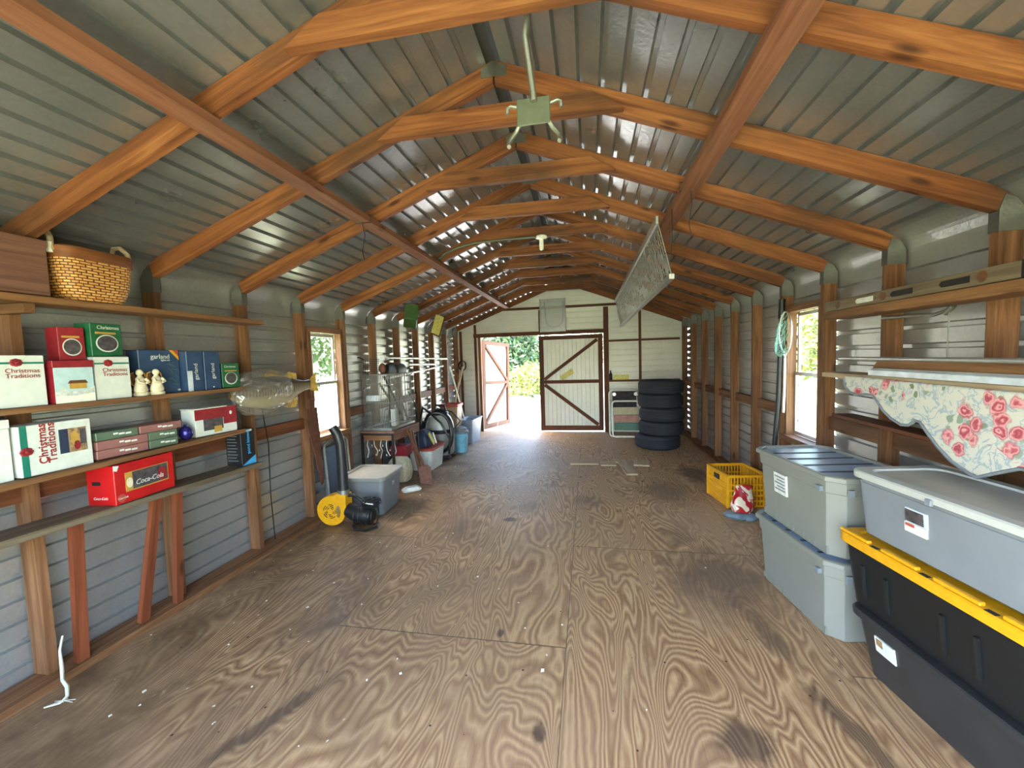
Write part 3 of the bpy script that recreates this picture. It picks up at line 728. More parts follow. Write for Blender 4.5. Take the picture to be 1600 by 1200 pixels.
m = MB(); m.box(-hx, hx, -w_-.001, -w_, 0, .158); m.build('side_panel', 'dred', t)
for (y0, y1, z, mt, lab, hh, rz) in ((1.435, 1.528, 1.4785, 'dred', 'small red ornament carton standing on the white cartons', .15, -.12), (1.535, 1.672, 1.4785, 'green', 'green ornament carton with oval window standing on the white carton', .158, .06)):
    t, hx, w_ = carton('ornament_carton', lab, 'carton', y0, y1, 1.4785, hh, .09, mt, -1.90 if mt == 'green' else -1.915, rz)
    if mt == 'dred': t.location.z = 1.4625
    patch(t, hx, -w_*.72, w_*.72, .02, hh*.66, 'cream', 'oval_border', .0012, 'oval'); patch(t, hx, -w_*.64, w_*.64, .026, hh*.63, 'photo', 'picture', .002, 'oval')
    patch(t, hx, -w_*.72, w_*.6, hh*.68, hh*.74, 'gold', 'banner')
    if mt == 'green': text('Christmas', .024, 'cream', t, (hx+.001, -w_*.6, hh*.83))
# figurines: little praying angels
def angel(y, x, lab, first=None):
    if first is None:
        t = thing('angel_figurine', lab, 'figurine', (x, y, S2+.001), 0, 'angel figurines on the second shelf')
        m = MB(); m.lathe([(.036, 0), (.038, .012), (.03, .02), (.034, .028), (.028, .05), (.02, .075), (.022, .09), (.012, .102), (.009, .108)], (0, 0, 0), 14, sx=.8); b = m.build('gown', 'ceramic', t)
        q = MB()
        for s in (-1, 1): q.tube([(.01, s*.02, .088), (.026, s*.024, .07), (.032, s*.006, .066)], [.008, .007, .006], 6)
        q.build('arm', 'ceramic', t)
        m = MB(); m.ell((0, 0, .122), .016, .016, .018, 12, 8); m.build('head', 'ceramic', t)
        for s in (-1, 1):
            q = MB(); q.prism([(-.016, s*.006, .045), (-.016, s*.03, .06), (-.016, s*.04, .09), (-.016, s*.034, .118), (-.016, s*.018, .124), (-.016, s*.006, .1)], (-.008, 0, 0)); q.build('wing', 'brown', t, bevel=.002)
            q = MB(); q.tube([(-.013, s*.006, .045), (-.013, s*.03, .06), (-.013, s*.04, .09), (-.013, s*.034, .118), (-.013, s*.018, .124)], .003, 5); q.build('wing_edge', 'gold', t)
        return t
    t = copy_tree(first); t.location = (x, y, S2+.001); t['label'] = lab; return t
a1 = angel(1.825, -1.905, 'cream angel figurine nearest the garland carton')
angel(1.75, -1.915, 'cream angel figurine in the middle of the three', a1); angel(1.724, -1.985, 'shaded angel figurine half behind the white carton', a1)
# garland cartons
t, hx, w_ = carton('garland_carton', 'wide navy garland lights carton behind the figurines', 'carton', 1.766, 1.983, S2, .243, .078, 'navy', -1.935)
text('garland', .036, 'cream', t, (hx+.001, -w_+.06, .195)); text('lights set', .014, 'cream', t, (hx+.001, -w_+.115, .182))
patch(t, hx, 0, 0, 0, 0, 'yellow', 'stripe', .0012, [(w_-.055, .243), (w_-.032, .243), (w_, .205), (w_, .185)]); patch(t, hx, 0, 0, 0, 0, 'redlid', 'stripe', .0012, [(w_-.03, .243), (w_-.004, .243), (w_-.002, .21), (w_-.012, .218)])
m = MB()
for k in range(9):
    y = w_-.012-.012*(k % 3); z = .045+.014*k
    m.board((hx+.001, y, z), (hx+.001, y-.035, z+.02*(k % 2)+.008), .004, .001, (0, 0, 1))
m.build('garland_print', 'sage', t)
patch(t, hx, w_-.02, w_-.003, .008, .02, 'cream', 'print', .0012, 'oval')
for (y0, y1, mt, lab) in ((1.988, 2.092, 'navy', 'navy garland carton with a silver edge, left of the two upright ones'), (2.098, 2.205, 'navy', 'plain navy garland carton, right of the two upright ones')):
    t, hx, w_ = carton('garland_carton', lab, 'carton', y0, y1, S2, .236, .13, mt, -1.888)
    text('garland', .034, 'cream', t, (hx+.001, .012, .065), (0, 0, 1), (0, -1, 0))
    if y0 < 2: patch(t, hx, -w_, -w_+.03, .0, .12, 'silver', 'silver_edge')
    else: patch(t, hx, -.004, .004, .012, .02, 'cream', 'print', .001, 'oval')
t, hx, w_ = carton('ornament_carton', 'small green ornament carton at the right end of the second shelf', 'carton', 2.225, 2.345, S2+.002, .158, .09, 'green', -1.888, -.08)
patch(t, hx, -w_*.72, w_*.72, .02, .1, 'cream', 'oval_border', .0012, 'oval'); patch(t, hx, -w_*.62, w_*.62, .028, .098, 'photo', 'picture', .002, 'oval'); patch(t, hx, -w_*.7, w_*.7, .105, .113, 'gold', 'banner')
text('Christmas', .02, 'cream', t, (hx+.001, -w_*.75, .13))

# --- third shelf
zz = lambda y: .965+.025*(y-.6)/1.74+.0015
t, hx, w_ = carton('gift_carton', 'white dotted carton cut by the left photo edge on the third shelf', 'carton', 1.0, 1.232, zz(1.1), .215, .12, 'cream', -1.90)
m = MB(); m.box(-.04, .065, .0, .115, .216, .25); m.build('flap', 'white', t)
t, hx, w_ = carton('gift_carton', 'large ribboned white Christmas Traditions carton with a photo on its front', 'carton', 1.243, 1.495, zz(1.37), .213, .12, 'cream', -1.884, R(1))
patch(t, hx, -w_+.006, -w_+.028, 0, .213, 'teal', 'ribbon_band'); bow(t, hx+.001, -w_+.022, .105, .024)
text('Christmas', .042, 'redink', t, (hx+.001, -w_+.088, .042), (0, 0, 1), (0, -1, 0), bold=.0008); text('Traditions', .042, 'redink', t, (hx+.001, -w_+.118, .042), (0, 0, 1), (0, -1, 0), bold=.0008)
patch(t, hx, w_-.12, w_-.02, .07, .178, 'photo2', 'picture'); patch(t, hx, w_-.12, w_-.088, .07, .178, 'bluedark', 'picture', .0016)
for q in ((w_-.078, w_-.05, .1, .165, 'gold'), (w_-.07, w_-.045, .078, .12, 'dred'), (w_-.045, w_-.022, .1, .17, 'photo')): patch(t, hx, *q[:4], q[4], 'picture', .002, 'oval' if q[4] != 'photo' else None)
def lightbox(y0, y1, z, h, mt, lab, dx=0, word='lights'):
    t, hx, w_ = carton('light_carton', lab, 'carton', y0, y1, z, h, .15, mt, -1.888+dx, 0, 'string light cartons on the third shelf')
    if y0 > 1.6 and y1 < 2.14: t.location.x += .0
    for a, b, c_ in ((-.02, .0, .5), (.004, .03, .4), (.034, .06, .35)): patch(t, hx, a, b, h*c_, h*c_+.009, 'white', 'print')
    return t
zb = zz(1.7)+.002
lightbox(1.512, 1.742, zb, .042, 'mauve', 'mauve light carton, bottom left of the pile'); lightbox(1.512, 1.742, zb+.044, .042, 'mauve', 'mauve light carton, second up on the left of the pile', .003)
lightbox(1.515, 1.70, zb+.088, .04, 'sage', 'green light carton on top left of the pile', -.002)
lightbox(1.748, 1.90, zb, .042, 'sage', 'green light carton, bottom right of the pile', .002); lightbox(1.748, 1.90, zb+.044, .042, 'sage', 'green light carton, middle right of the pile')
lightbox(1.706, 1.925, zb+.088, .04, 'mauve', 'mauve light carton on top right of the pile', .002)
for o in list(bpy.data.objects):
    if o.get('group') == 'string light cartons on the third shelf': o.scale = (.85, 1, 1); o.location.x += .011
m = MB(); m.ell((0, 0, .042), .036, .034, .042, 16, 10); m.lathe([(.009, .083), (.009, .093), (0, .093)], (0, 0, 0), 8); o = one(m, 'bauble', 'bauble', 'shiny dark blue bauble beside the light cartons', 'bauble', (0, 0, 0)); o.location = (-1.915, 1.972, zz(1.97)+.001)
t, hx, w_ = carton('gift_carton', 'cranberry and white carton with a nativity picture at the right end of the third shelf', 'carton', 2.03, 2.30, zz(2.2), .165, .11, 'cream', -1.895, R(-5))
patch(t, hx, -w_, w_, .1, .165, 'dred', 'red_band'); patch(t, hx, w_-.09, w_, .055, .165, 'dred', 'red_band', .0016); patch(t, hx, -w_+.05, w_-.095, .03, .1, 'photo', 'picture', .0018); patch(t, hx, -.02, .03, .012, .05, 'gold', 'print', .002); patch(t, hx, w_-.05, w_-.032, .11, .135, 'cream', 'print', .002, 'oval')
m = MB(); m.box(-.05, hx+.02, -w_-.01, w_-.08, .166, .172); m.build('lid_flap', 'figure', t)

# --- lowest shelf
z4 = lambda y: .768-.033*(y-.6)/1.85
t = thing('gift_carton', 'bright red boxed drink set carton on the grey weathered shelf', 'carton', (-1.935, 1.69, z4(1.52)+.002), R(5))
t['label'] = 'bright red carton with a picture window on the grey weathered shelf'
m = MB(); m.box(-.075, .075, -.155, .155, 0, .195); m.build('carton', 'red', t, bevel=.002); hx = .075
patch(t, hx, -.105, .12, .052, .148, 'gold', 'picture_frame'); patch(t, hx, -.07, .115, .058, .145, 'photo', 'picture', .002); patch(t, hx, .06, .11, .06, .13, 'dred', 'picture', .003, 'oval'); patch(t, hx, -.1, -.07, .07, .12, 'ceramic', 'picture', .003, 'oval')
text('Coca-Cola', .036, 'white', t, (hx+.0032, -.06, .075), shear=.3, squeeze=.95)
patch(t, hx, -.145, -.108, .008, .05, 'redlid', 'print', .0014, 'oval'); text('Coca-Cola', .011, 'white', t, (hx+.002, -.147, .026), shear=.3)
m = MB(); m.box(-.045, .0, -.1565, -.155, .1, .118); m.build('print', 'black', t)
text('Coca-Cola', .018, 'white', t, (-.045, -.1555, .03), (1, 0, 0), (0, 0, 1), shear=.3); patch(t, hx, -.155, -.128, .165, .195, 'white', 'print', .0014, [(-.155, .195), (-.13, .19), (-.14, .165), (-.155, .17)])
t = thing('pump_carton', 'small black and blue upright carton at the end of the grey shelf', 'carton', (-1.945, 2.372, z4(2.3)+.002), R(-2))
m = MB(); m.box(-.062, .062, -.055, .055, 0, .24); m.build('carton', 'black', t, bevel=.0015)
patch(t, .062, -.045, .035, .225, .237, 'white', 'print'); patch(t, .062, 0, 0, 0, 0, 'blueink', 'corner_print', .0012, [(-.055, 0), (.055, 0), (.055, .055)])
text('pond blower', .033, 'blueink', t, (.0625, .012, .07), (0, 0, 1), (0, -1, 0), bold=.0006)
m = MB()
for k in range(9): m.box(-.052, .03-.012*(k % 2), -.0556, -.055, .03+k*.021, .034+k*.021)
m.build('lettering_lines', 'panelgrey', t)

# --- fish in a bag
def fish_mat():
    t = NT('painted bass'); s = t.n('SeparateXYZ'); t.l(t.obj(), s.inputs[0])
    c = t.ramp(t.math('MULTIPLY_ADD', s.outputs[2], 4.5, .5), [(.15, sr((196, 184, 140))), (.45, sr((138, 112, 66))), (.75, sr((66, 56, 34)))])
    st = t.math('ABSOLUTE', t.math('SINE', t.math('MULTIPLY', s.outputs[1], 120)))
    band = t.math('MULTIPLY', t.math('GREATER_THAN', st, .72), t.math('LESS_THAN', t.math('ABSOLUTE', s.outputs[2]), .026))
    t.set(Base_Color=t.mix(t.math('MULTIPLY', band, .75), c, sr((38, 30, 20))), Roughness=.3); return t.m
M['fish'] = fish_mat()
M['fin'] = plain('yellow fin', (206, 166, 74), .4, var=.35, scale=40)
t = thing('fish_mount', 'mounted bass with yellow fins hanging on the left wall, tail toward the window', 'fish', (-1.95, 2.72, 1.215))
m = MB(); L = []
for y, ry, rz, zc, xo in ((-.40, .012, .02, .0, 0), (-.36, .03, .055, 0, 0), (-.28, .042, .09, 0, 0), (-.16, .05, .115, -.005, 0), (-.02, .05, .118, -.005, 0), (.12, .042, .1, 0, 0), (.24, .03, .066, .008, 0), (.33, .02, .042, .015, .0), (.40, .014, .04, .02, 0)):
    L.append([(ry*math.cos(2*math.pi*k/16), y, zc+rz*math.sin(2*math.pi*k/16)) for k in range(16)])
m.loft(L); m.build('body', 'fish', t)
def fin(nm, P): 
    q = MB(); q.prism([(-.003, a, b) for a, b in P], (.006, 0, 0)); q.build(nm, 'fin', t, bevel=.002)
fin('tail_fin', [(.385, .045), (.44, .09), (.50, .12), (.485, .06), (.495, .0), (.52, -.05), (.45, -.045), (.39, -.02)])
fin('dorsal_fin', [(-.1, .1), (-.06, .16), (.02, .155), (.1, .1)]); fin('dorsal_fin', [(.1, .1), (.16, .135), (.25, .12), (.24, .085), (.24, .06)])
fin('belly_fin', [(.08, -.095), (.13, -.15), (.22, -.15), (.24, -.1), (.2, -.055)])
m = MB(); m.ell((.036, -.33, .022), .008, .014, .014, 10, 8); m.build('eye', 'black', t)
m = MB(); rng = random.Random(5); L = []
for i, (y, r) in enumerate(((-.47, .04), (-.455, .09), (-.38, .145), (-.26, .165), (-.14, .16), (-.04, .14), (.02, .125), (.03, .12))):
    L.append([(.005+r*.55*(1+.25*rng.uniform(-1, 1))*math.cos(2*math.pi*k/26), y+.01*rng.uniform(-1, 1), -.005+r*(1+.16*rng.uniform(-1, 1))*math.sin(2*math.pi*k/26)) for k in range(26)])
m.loft(L, True, False); b = m.build('plastic_bag', 'bag', None); b.location = (-1.935, 2.80, 1.215); tag(b, 'clear crumpled plastic bag pulled over the head of the mounted fish', 'bag')

# --- saw on post, rope, cord
m = MB(); m.prism([(-2.004, 3.12, 1.02), (-2.004, 3.255, 1.02), (-2.004, 3.275, .8), (-2.004, 3.29, .32), (-2.004, 3.262, .3), (-2.004, 3.16, .72), (-2.004, 3.115, .9)], (.012, 0, 0)); m.box(-2.012, -1.985, 3.15, 3.21, 1.0, 1.1)
one(m, 'hand_saw', 'rust', 'rusty brown tapered saw blade hanging beside the left window', 'saw', (-2.0, 3.2, .65), bevel=.002)
m = MB(); rng = random.Random(2)
m.tube([(-1.99, 1.378, .2), (-1.985, 1.36, .14), (-1.94, 1.335, .08), (-1.90, 1.31, .05), (-1.86, 1.30, .035), (-1.83, 1.28, .012), (-1.82, 1.25, .008), (-1.86, 1.22, .007)], [.004, .005, .007, .006, .007, .006, .004, .002], 6)
for k in range(10):
    y = 1.25+rng.uniform(-.03, .03); m.tube([(-1.825, 1.26, .01), (-1.825+rng.uniform(-.05, .05), y, .006)], .0012, 4)
one(m, 'rope_end', 'strap', 'frayed white rope end dangling off the nearest left post', 'rope', (-1.9, 1.3, 0))
m = MB(); m.tube([(-2.06, 2.68, 1.25), (-2.055, 2.74, .8), (-2.05, 2.72, .4), (-2.02, 2.7, .05)], .004, 5); one(m, 'wire', 'dkmetal', 'thin dark wire running down the siding right of the third post', 'wire', (-2.05, 2.7, .05))
# white rods
for (a, b, lab) in (((-2.0, 4.62, 1.452), (-2.0, 6.75, 1.42), 'topmost white pipe lying along the far left posts'), ((-2.0, 5.22, 1.355), (-2.0, 6.3, 1.335), 'short middle white pipe on the far left posts'), ((-2.0, 4.62, 1.205), (-2.0, 6.55, 1.30), 'lowest white pipe, sloping upward along the far left posts')):
    m = MB(); m.tube([a, b], .014, 10)
    for e, d in ((a, 1), (b, -1)): m.tube([e, (e[0], e[1]+.05*d, e[2])], .019, 10)
    one(m, 'white_pipe', 'pvc', lab, 'pipe', a, 'white pipes along the left wall')

# ================================================================= LEFT FLOOR THINGS
# leaf blower
t = thing('leaf_blower', 'yellow and black leaf blower standing on its round housing', 'leaf blower', (-1.80, 3.14, 0), R(4))
m = MB(); pr = []
n = 40
for k in range(n):
    a = 2*math.pi*k/n; pr.append((.128*math.cos(a), -.055, .135+.128*math.sin(a)))
P = []
for k in range(0, 31):
    a = R(90)+R(270)*k/30; P.append((.13*math.cos(a), -.05, .135+.13*math.sin(a)))
P = [(.135, -.05, .135), (.138, -.05, .27), (.06, -.05, .285), (.03, -.05, .268)] + P[1:]
m.prism(P, (0, .11, 0)); m.build('housing', 'yellow', t, bevel=.014, seg=3)
m = MB()
for r_ in (.03, .045, .06):
    for q in range(5):
        a0 = q*72+ (r_*900); m.tube([(-.01+r_*math.cos(R(a0+s*9)), -.0515, .13+r_*math.sin(R(a0+s*9))) for s in range(6)], .0035, 5)
for r_ in (.072, .082, .092): m.tube([(-.01+r_*math.cos(R(-35+s*9)), -.0515, .13+r_*math.sin(R(-35+s*9))) for s in range(9)], .003, 5)
m.build('intake_grille', 'black', t)
m = MB(); m.tube([(.095, 0, .27), (.095, 0, .31)], .05, 18); m.build('collar', 'steel', t, )
m = MB(); m.tube([(.095, 0, .30), (.095, 0, .34), (.095, 0, .6), (.09, .0, .72), (.07, -.005, .80), (.04, -.02, .86)], [.05, .046, .042, .042, .042, .036], 18, cap=False); o = m.build('blower_tube', 'black', t)
m = MB(); m.lathe([(.0, -.24), (.055, -.24), (.07, -.22), (.075, -.1), (.08, .0), (.06, .02), (0, .02)], (.27, -.02, .1), 20, ax='x'); mm = MB(); mm.tube([(.13, 0, .13), (.2, -.01, .11), (.3, -.02, .09), (.36, -.03, .085)], [.06, .075, .08, .06], 18)
mm.build('motor', 'black', t)
m = MB()
for k in range(5): m.tube([(.22+.04*k, -.02+.078*math.cos(R(s*30)), .092+.08*math.sin(R(s*30))) for s in range(12)], .006, 5, closed=True)
m.build('cooling_fins', 'dkmetal', t)
m = MB(); m.tube([(.12, .0, .25), (.18, .0, .26), (.26, -.01, .22), (.3, -.01, .17)], .014, 10); m.build('handle', 'black', t)
m = MB(); m.tube([(.2, -.06, .012), (.25, -.13, .012), (.36, -.15, .012), (.42, -.08, .012), (.4, 0, .012)], .011, 8); m.build('base_foot', 'dkmetal', t)
t = thing('cord_coil', 'coil of black cord lying on the leaf blower motor', 'cord', (-1.45, 3.13, .17), 0)
m = MB(); rng = random.Random(8)
for k in range(9): 
    rx, ry = .08+rng.uniform(-.02, .015), .05+rng.uniform(-.015, .012); c = (rng.uniform(-.02, .02), rng.uniform(-.02, .02), .012+.007*k); tl = rng.uniform(-.3, .3)
    m.tube([(c[0]+rx*math.cos(R(s*20)), c[1]+ry*math.sin(R(s*20)), c[2]+tl*rx*math.cos(R(s*20))) for s in range(18)], .0045, 6, closed=True)
m.build('cord', 'black', t); m = MB(); m.tube([(.05, -.05, .04), (.02, -.07, .05), (-.03, -.06, .055)], .006, 6); m.build('cable_tie', 'strap', t); t.location = (-1.45, 3.14, .168)

def tote(name, label, loc, rz, hx, hy, h, taper, body, lid=None, rim=None, group=None, cat='storage tote', r=.04, lidpan=None, lid_h=.03, open_top=False):
    t = thing(name, label, cat, loc, rz, group)
    m = MB(); bx, by = hx-taper, hy-taper
    L = [rr(bx-.012, by-.012, r, .0015), rr(bx, by, r, .012), rr(bx+(hx-bx)*.8, by+(hy-by)*.8, r, h*.82), rr(hx-.008, hy-.008, r, h*.83), rr(hx-.004, hy-.004, r, h-.022), rr(hx-.002, hy-.002, r, h-.02)]
    if open_top: L += [rr(hx+.004, hy+.004, r, h), rr(hx-.012, hy-.012, r, h), rr(bx-.01, by-.01, r, .02)]
    m.loft(L, True, True); m.build('tub', body, t)
    if lid:
        m = MB(); m.loft([rr(hx+.002, hy+.002, r, h-lid_h), rr(hx+.014, hy+.014, r+.01, h-lid_h+.002), rr(hx+.015, hy+.015, r+.01, h-.006), rr(hx+.009, hy+.009, r+.005, h), rr(hx-.03, hy-.03, r, h), rr(hx-.036, hy-.036, r, h-.012)], False, True); m.build('lid', rim or lid, t)
        if lidpan:
            m = MB(); m.loft([rr(hx-.037, hy-.037, r, h-.0115), rr(hx-.04, hy-.04, r, h-.006), ], False, True); m.build('lid_panel', lidpan, t)
    return t
t = tote('storage_tote', 'grey lidded storage tote on the floor behind the leaf blower', (-1.645, 3.52, 0), R(3), .215, .22, .37, .035, 'greybox', 'greylid', None, lidpan='greylid', lid_h=.035)
text('3M', .05, 'white', t, (.212, -.03, .245), (0, 1, 0), name='lettering', squeeze=.8)
# folding chair leaning behind
t = thing('folding_chair', 'folded slate blue chair leaning under the left window', 'chair', (-2.0, 3.50, 0))
m = MB(); m.prism([(.0, -.16, .12), (-.015, -.16, .62), (-.025, -.16, .62), (-.01, -.16, .12)], (0, .28, 0)); m.build('seat_cloth', 'slate', t)
m = MB(); m.tube([(.055, .17, .012), (.03, .17, .35), (.012, .17, .64), (.005, .15, .67), (.005, .1, .68), (.005, -.12, .68), (.005, -.17, .66), (.012, -.19, .62), (.05, -.19, .012)], .011, 8); m.build('tube_frame', 'steel', t)
m = MB(); m.tube([(.03, -.175, .012), (.0, -.175, .6)], .009, 8); m.tube([(.03, .15, .012), (.0, .15, .6)], .009, 8); m.build('leg', 'steel', t)
# table
t = thing('side_table', 'old wooden topped metal table carrying the wire cage', 'table', (-1.82, 4.29, 0), R(-2))
m = MB(); m.box(-.2, .2, -.31, .31, .64, .665); m.build('table_top', 'crate_wood', t, bevel=.003)
m = MB(); m.box(.185, .198, -.3, .3, .56, .64); m.build('apron', 'crate_wood', t)
m = MB(); m.box(-.16, .17, -.305, -.29, .565, .62); m.build('apron', 'shelf', t)
for x, y in ((-.185, -.298), (.18, -.298), (.18, .29), (-.185, .29)):
    m = MB(); m.board((x, y, .002), (x, y, .64), .022, .022, (1, 0, 0)); m.build('leg', 'dkmetal', t)
m = MB(); m.board((-.185, -.31, .63), (.18, -.31, .63), .02, .015); m.build('frame_bar', 'dkmetal', t)
# string lights under table
t = thing('string_lights', 'string of white wired lights hanging under the table edge', 'string lights', (-1.83, 4.06, .4))
m = MB(); rng = random.Random(4)
for k in range(5):
    x = -.15+.075*k; m.tube([(x, rng.uniform(-.02, .02), .155), (x+rng.uniform(-.02, .02), 0, .09), (x+rng.uniform(-.02, .03), .01, .03), (x+rng.uniform(-.03, .03), 0, -.05+.03*(k % 2))], .0045, 5)
m.tube([(-.15, 0, .155), (.15, 0, .155)], .004, 5); m.build('wire', 'strap', t)
m = MB()
for k in range(8): m.ell((-.15+.042*k, .0, .04+.06*math.sin(k*2.1)), .006, .006, .012, 8, 6)
m.build('bulbs', 'white', t)
# cage
t = thing('wire_cage', 'tall wire bird cage standing on the table', 'cage', (-1.82, 4.27, .667), R(-2))
cx, cy, ch = .165, .27, .60
m = MB(); 
def wall_bars(a, b, n):
    a = Vector(a); b = Vector(b)
    for k in range(n+1):
        p = a.lerp(b, k/n); m.tube([(p.x, p.y, .03), (p.x, p.y, ch)], .0026, 4, False)
    for z in (.03, .09, .3, .5, ch): m.tube([(a.x, a.y, z), (b.x, b.y, z)], .0024, 4, False)
wall_bars((-cx, -cy, 0), (cx, -cy, 0), 17); wall_bars((cx, -cy, 0), (cx, cy, 0), 24); wall_bars((cx, cy, 0), (-cx, cy, 0), 10); wall_bars((-cx, cy, 0), (-cx, -cy, 0), 16)
for k in range(12): y = -cy+k*2*cy/11; m.tube([(-cx, y, ch), (cx, y, ch)], .0017, 4, False)
m.build('wire_bars', 'chrome', t)
m = MB(); m.loft([rr(cx+.006, cy+.006, .01, .001), rr(cx+.008, cy+.008, .01, .03), rr(cx, cy, .01, .03), rr(cx-.003, cy-.003, .01, .006)], True, True); m.build('tray', 'steel', t)
for a, b, mt in (((.1, -.1, .55), (.13, .18, .04), 'grey_wood'), ((.02, -.12, .58), (.06, .2, .04), 'dkmetal'), ((-.05, -.1, .5), (.0, .2, .08), 'bark')):
    m = MB(); m.tube([a, tuple((Vector(a)+Vector(b))/2+Vector((.01, .01, 0))), b], .012, 6); m.build('perch', mt, t)
m = MB(); m.box(.1, .16, -.16, -.09, .035, .22); m.build('feeder', 'white', t, bevel=.004)
m = MB(); m.lathe([(.035, -.012), (.04, 0), (.02, .008), (.012, .01)], (.12, .02, .1), 16, ax='x'); m.build('dish', 'steel', t)
m = MB(); m.box(-.12, .03, -.262, -.25, .32, .38); m.build('label_card', 'silver', t)
# wire basket + cover on the cage
t = thing('grill_basket', 'black wire grill basket leaning on top of the cage', 'grill basket', (-1.93, 4.1, 1.272))
m = MB()
for k in range(8):
    m.tube([(-.09+.026*k, 0, .005), (-.09+.026*k, .02, .17)], .0022, 4); m.tube([(-.09, .0025*k, .01+.022*k), (.092, .0025*k, .01+.022*k)], .0022, 4)
m.build('wire_grid', 'dkmetal', t); m = MB(); m.tube([(-.09, .02, .165), (-.14, .02, .19), (-.16, .02, .188)], .007, 6); m.build('handle', 'black', t)
t = thing('dark_cover', 'dark cloth bundle lying on top of the wire cage', 'cloth', (-1.76, 4.33, 1.272))
m = MB(); m.loft([rr(.09, .13, .03, .0), rr(.095, .135, .03, .05), rr(.07, .12, .03, .1), rr(.03, .07, .02, .12)]); m.build('cloth', 'black', t, bevel=0)
m = MB(); m.ell((-.06, -.17, .06), .045, .035, .06, 12, 8); m.build('red_bundle', 'rust', t)
# shovel + tools leaning at the table
t = thing('coal_shovel', 'brown flat shovel leaning head down against the table', 'shovel', (-1.41, 4.22, 0))
m = MB(); L = [(-.05, .03), (.07, -.02), (.085, .02), (.07, .2), (.03, .235), (-.03, .23), (-.07, .19)]
m.prism([(a, 0, .004+b*1.0 if b > 0 else .004) for a, b in L], (0, .012, 0)); o = m.build('blade', 'rust', t, bevel=.003)
m = MB(); m.tube([(0, .005, .22), (-.1, .02, .45), (-.17, .03, .6), (-.2, .04, .68)], .014, 8); m.build('handle', 'dark_wood', t)
t.rotation_euler = (R(-8), 0, R(20))
for i, (a, b, mt, lab) in enumerate((((-1.50, 4.33, .03), (-1.60, 4.30, .62), 'rust', 'dark tool handle leaning on the table edge left of the shovel'), ((-1.53, 4.45, .012), (-1.605, 4.38, .60), 'shelf', 'tan wooden tool handle leaning on the table edge behind the shovel'))):
    m = MB(); m.board(a, b, .03, .018, (0, 1, 0)); one(m, 'tool_handle', mt, lab, 'tool handle', a)
m = MB(); m.loft([rr(.05, .1, .03, .002), rr(.055, .105, .03, .02), rr(.04, .07, .03, .045)]); o = one(m, 'white_tray', 'white', 'low white plastic piece on the floor under the table', 'plastic piece', (0, 0, 0)); o.location = (-1.50, 4.06, 0); o.rotation_euler = (0, 0, R(-50))
# things under the table
m = MB(); m.loft([rr(.11, .1, .05, .002), rr(.13, .12, .05, .1), rr(.12, .1, .05, .22), rr(.06, .05, .03, .3)]); o = one(m, 'cloth_bag', 'ceramic', 'pale lumpy bag stored under the table', 'bag', (0, 0, 0)); o.location = (-1.80, 4.42, 0)
m = MB(); m.box(-.1, .1, -.08, .08, 0, .12); o = one(m, 'red_carton', 'dred', 'small dark red carton on the pale bag under the table', 'carton', (0, 0, 0), bevel=.004); o.location = (-1.78, 4.43, .302)
# red/white tote with bag
t = tote('storage_tote', 'white storage tote with a faded red lid past the table', (-1.685, 4.97, 0), R(-3), .165, .22, .30, .03, 'white', 'redlid', None, lidpan='redlid')
t = thing('supply_bag', 'navy bag with yellow tag lying on the red lidded tote', 'bag', (-1.70, 4.93, .303))
m = MB(); m.loft([rr(.09, .12, .04, .0), rr(.1, .13, .05, .06), rr(.07, .11, .04, .16), rr(.03, .07, .02, .21)]); m.build('bag', 'bluedark', t)
m = MB(); m.board((.085, -.05, .17), (.13, .02, .02), .06, .006, (0, 1, 0)); m.build('tag', 'paleyellow', t)
m = MB(); m.board((.10, .06, .16), (.125, .1, .01), .02, .012, (0, 1, 0)); m.build('white_tube', 'pvc', t)
# vacuums
def vac(name, lab, loc, s, rz=0):
    t = thing(name, lab, 'vacuum', loc, rz)
    m = MB(); m.lathe([(.0, .06*s), (.15*s, .06*s), (.165*s, .09*s), (.17*s, .32*s), (.16*s, .35*s)], (0, 0, 0), 26); m.build('drum', 'ceramic' if 0 else 'greylid', t)
    m = MB(); m.lathe([(.172*s, .34*s), (.178*s, .35*s), (.178*s, .38*s), (.168*s, .39*s)], (0, 0, 0), 26, cap=False); m.build('band', 'black', t)
    m = MB(); m.lathe([(.168*s, .385*s), (.162*s, .46*s), (.13*s, .54*s), (.09*s, .58*s), (0, .585*s)], (0, 0, 0), 26); h = m.build('motor_head', 'rimwhite', t)
    m = MB(); m.lathe([(.1*s, .57*s), (.105*s, .6*s), (.07*s, .64*s), (0, .65*s)], (0, 0, 0), 18); m.tube([(-.07*s, 0, .63*s), (-.06*s, 0, .69*s), (.06*s, 0, .69*s), (.07*s, 0, .63*s)], .014*s, 8); m.build('handle', 'black', t)
    m = MB()
    P = []
    for k in range(60):
        a = k/59*2*math.pi*1.9; P.append((.02+(.2*s)*math.cos(a+2.5), -.16*s+.02*math.sin(3*a)+.0*a-(.05*s if k < 30 else 0), .36*s+.26*s*math.sin(a+2.5)))
    m.tube(P, .02*s, 8); m.tube([(.17*s, -.2*s, .1*s), (.2*s, -.24*s, .3*s), (.1*s, -.26*s, .5*s), (-.06*s, -.22*s, .62*s), (-.18*s, -.14*s, .68*s), (-.26*s, -.06*s, .5*s), (-.22*s, -.1*s, .2*s)], .014*s, 8); m.tube([(.0, -.1*s, .66*s), (.2*s, -.12*s, .62*s), (.3*s, -.1*s, .5*s), (.22*s, -.14*s, .4*s)], .008*s, 6); m.build('hose', 'black', t)
    for x, y in ((-.13, -.1), (.13, -.1), (.13, .1), (-.13, .1)):
        m = MB(); m.ell((x*s, y*s, .032*s), .03*s, .03*s, .03*s, 10, 8); m.build('caster', 'black', t)
    return t
